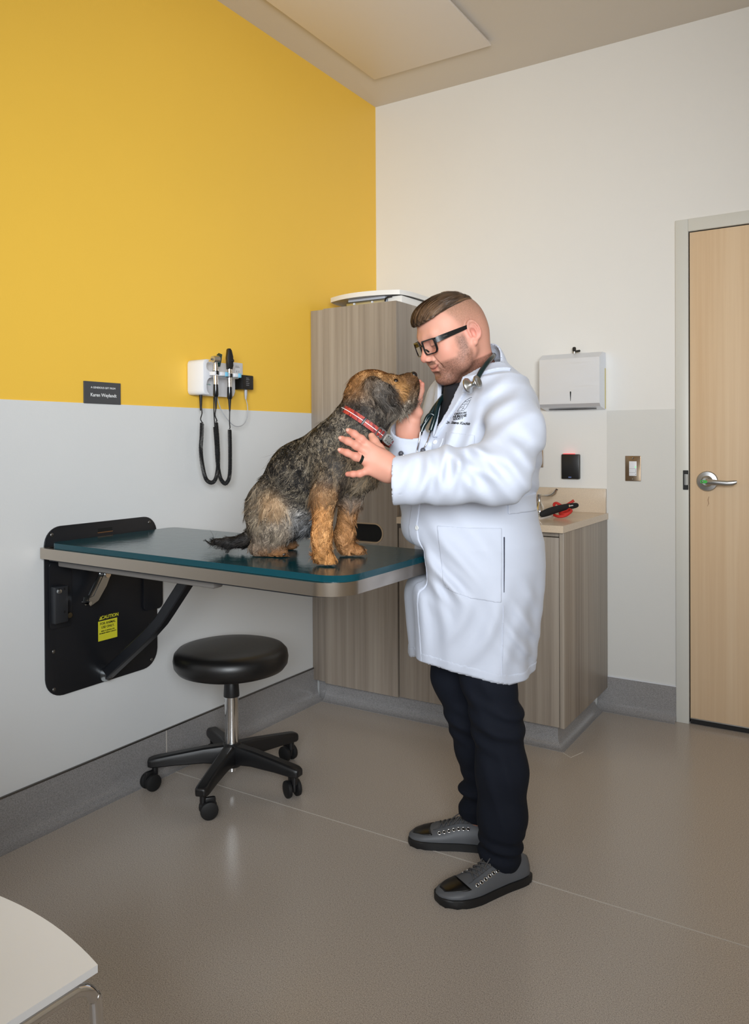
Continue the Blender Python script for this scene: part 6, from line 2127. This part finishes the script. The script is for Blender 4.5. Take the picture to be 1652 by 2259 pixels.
def make_shoe(heel, toe, side):
    hx, tx_ = np.array(heel), np.array(toe); d = tx_ - hx; ang = math.atan2(d[1], d[0])
    root = empty('shoe', tuple(heel), (0, 0, ang)); root.parent = person
    u = B(); ts = [PI * k / 24 for k in range(25)]; aa = list(np.linspace(0, .26, 24)) + [.27, .278, .284, .289, .2915]
    R_ = [[u.bm.verts.new(shoe_pt(a, t, 0, side)) for t in ts] for a in aa]
    for p, q_ in zip(R_, R_[1:]):
        for k in range(24): u.bm.faces.new((p[k], p[k + 1], q_[k + 1], q_[k]))
    u.bm.faces.new(R_[0]); u.bm.faces.new(R_[-1])
    u.out('upper', M_SHOE, root, 60)
    # sole
    outl = [(a, (np.interp(a, sa, sw_) + .005 + np.interp(a, sa, so_)) * side) for a in aa] ; back = [(a, (-np.interp(a, sa, sw_) - .005 + np.interp(a, sa, so_)) * side) for a in aa][::-1]
    outl = [(p[0] * 1.02 - .004, p[1]) for p in outl]; back = [(p[0] * 1.02 - .004, p[1]) for p in back]
    B().prism(outl + back, .0, .0225, None, .005).out('sole', M_SOLE, root, 40)
    tc_ = B(); ta = list(np.linspace(.226, .27, 8)) + [.275, .279]
    R_ = []
    for i, a in enumerate(ta):
        f_ = i / (len(ta) - 1); sp = (1.0 - .60 * f_ ** 2)
        row = []
        for k in range(17):
            t = PI / 2 + (k - 8) / 8 * .98 * sp
            arc = -.012 * (1 - abs(k - 8) / 8) ** 0.5 * (1 - f_) * 0 - .010 * (abs(k - 8) / 8) ** 2 * (1 - f_)
            row.append(tc_.bm.verts.new(shoe_pt(a - arc * -1.0, t, .0012, side)))
        R_.append(row)
    for p, q_ in zip(R_, R_[1:]):
        for k in range(16): tc_.bm.faces.new((p[k], p[k + 1], q_[k + 1], q_[k]))
    tco = tc_.out('toe_cap', M_TOE, root, 60); tco.modifiers.new('th', 'SOLIDIFY').thickness = .001
    # tongue area and laces
    for s_ in (1, -1):
        for k in range(7):
            a = .108 + .0145 * k + .0; t = PI / 2 + s_ * np.interp(k, [0, 6], [.86, .92])
            c0 = Vector(shoe_pt(a, t, .0008, side)); n0 = (Vector(shoe_pt(a, t, .006, side)) - c0).normalized()
            x0 = n0.orthogonal().normalized(); y0 = n0.cross(x0)
            B().tube([tuple(c0 + (x0 * math.cos(2 * PI * j / 14) + y0 * math.sin(2 * PI * j / 14)) * .0046) for j in range(14)], .0014, 6, closed=True).out('eyelet', M_CHROME, root, True)
            B().ball((0, 0, 0), (.0036, .0036, .0006), 10, frame_M(c0, x0, y0)).out('eyelet_hole', M_DARK, root, True)
    for k in range(6):
        a0 = .110 + .0145 * k
        for s_ in (1, -1):
            pts = [shoe_pt(a0 + .0145 * f_ * 1.1, PI / 2 + s_ * (.55 - 1.1 * f_), .0035, side) for f_ in (0, .25, .5, .75, 1)]
            B().tube(pts, .0022, 6).out('lace', M_LACE, root, True)
    for s_, l_ in ((1, .06), (-1, .05)):
        p0 = shoe_pt(.112, PI / 2 + s_ * .1, .005, side)
        B().tube(smooth_path([p0, (p0[0] + .02, p0[1] + s_ * side * .014, p0[2] + .008), (p0[0] + l_ * .8, p0[1] + s_ * side * .020, p0[2] - .014)], 4), .0018, 6).out('lace_end', M_LACE, root, True)
    for s_ in (1, -1):
        B().tube([shoe_pt(a, PI / 2 + s_ * (.52 if a < .2 else .52 - (a - .2) * 0), .0012, side) for a in np.linspace(.085, .215, 14)], .0010, 5).out('seam', M_LACE, root, True)
    return root


_c, _s = math.cos(math.radians(24.487)), math.sin(math.radians(24.487))


def to_person(x, y): dx, dy = x - 1.30, y + 1.55; return (dx * _c + dy * _s, -dx * _s + dy * _c, 0)


make_shoe(to_person(1.432, -1.520), to_person(1.284, -1.772), 1)
make_shoe(to_person(1.322, -1.413), to_person(1.062, -1.510), -1)
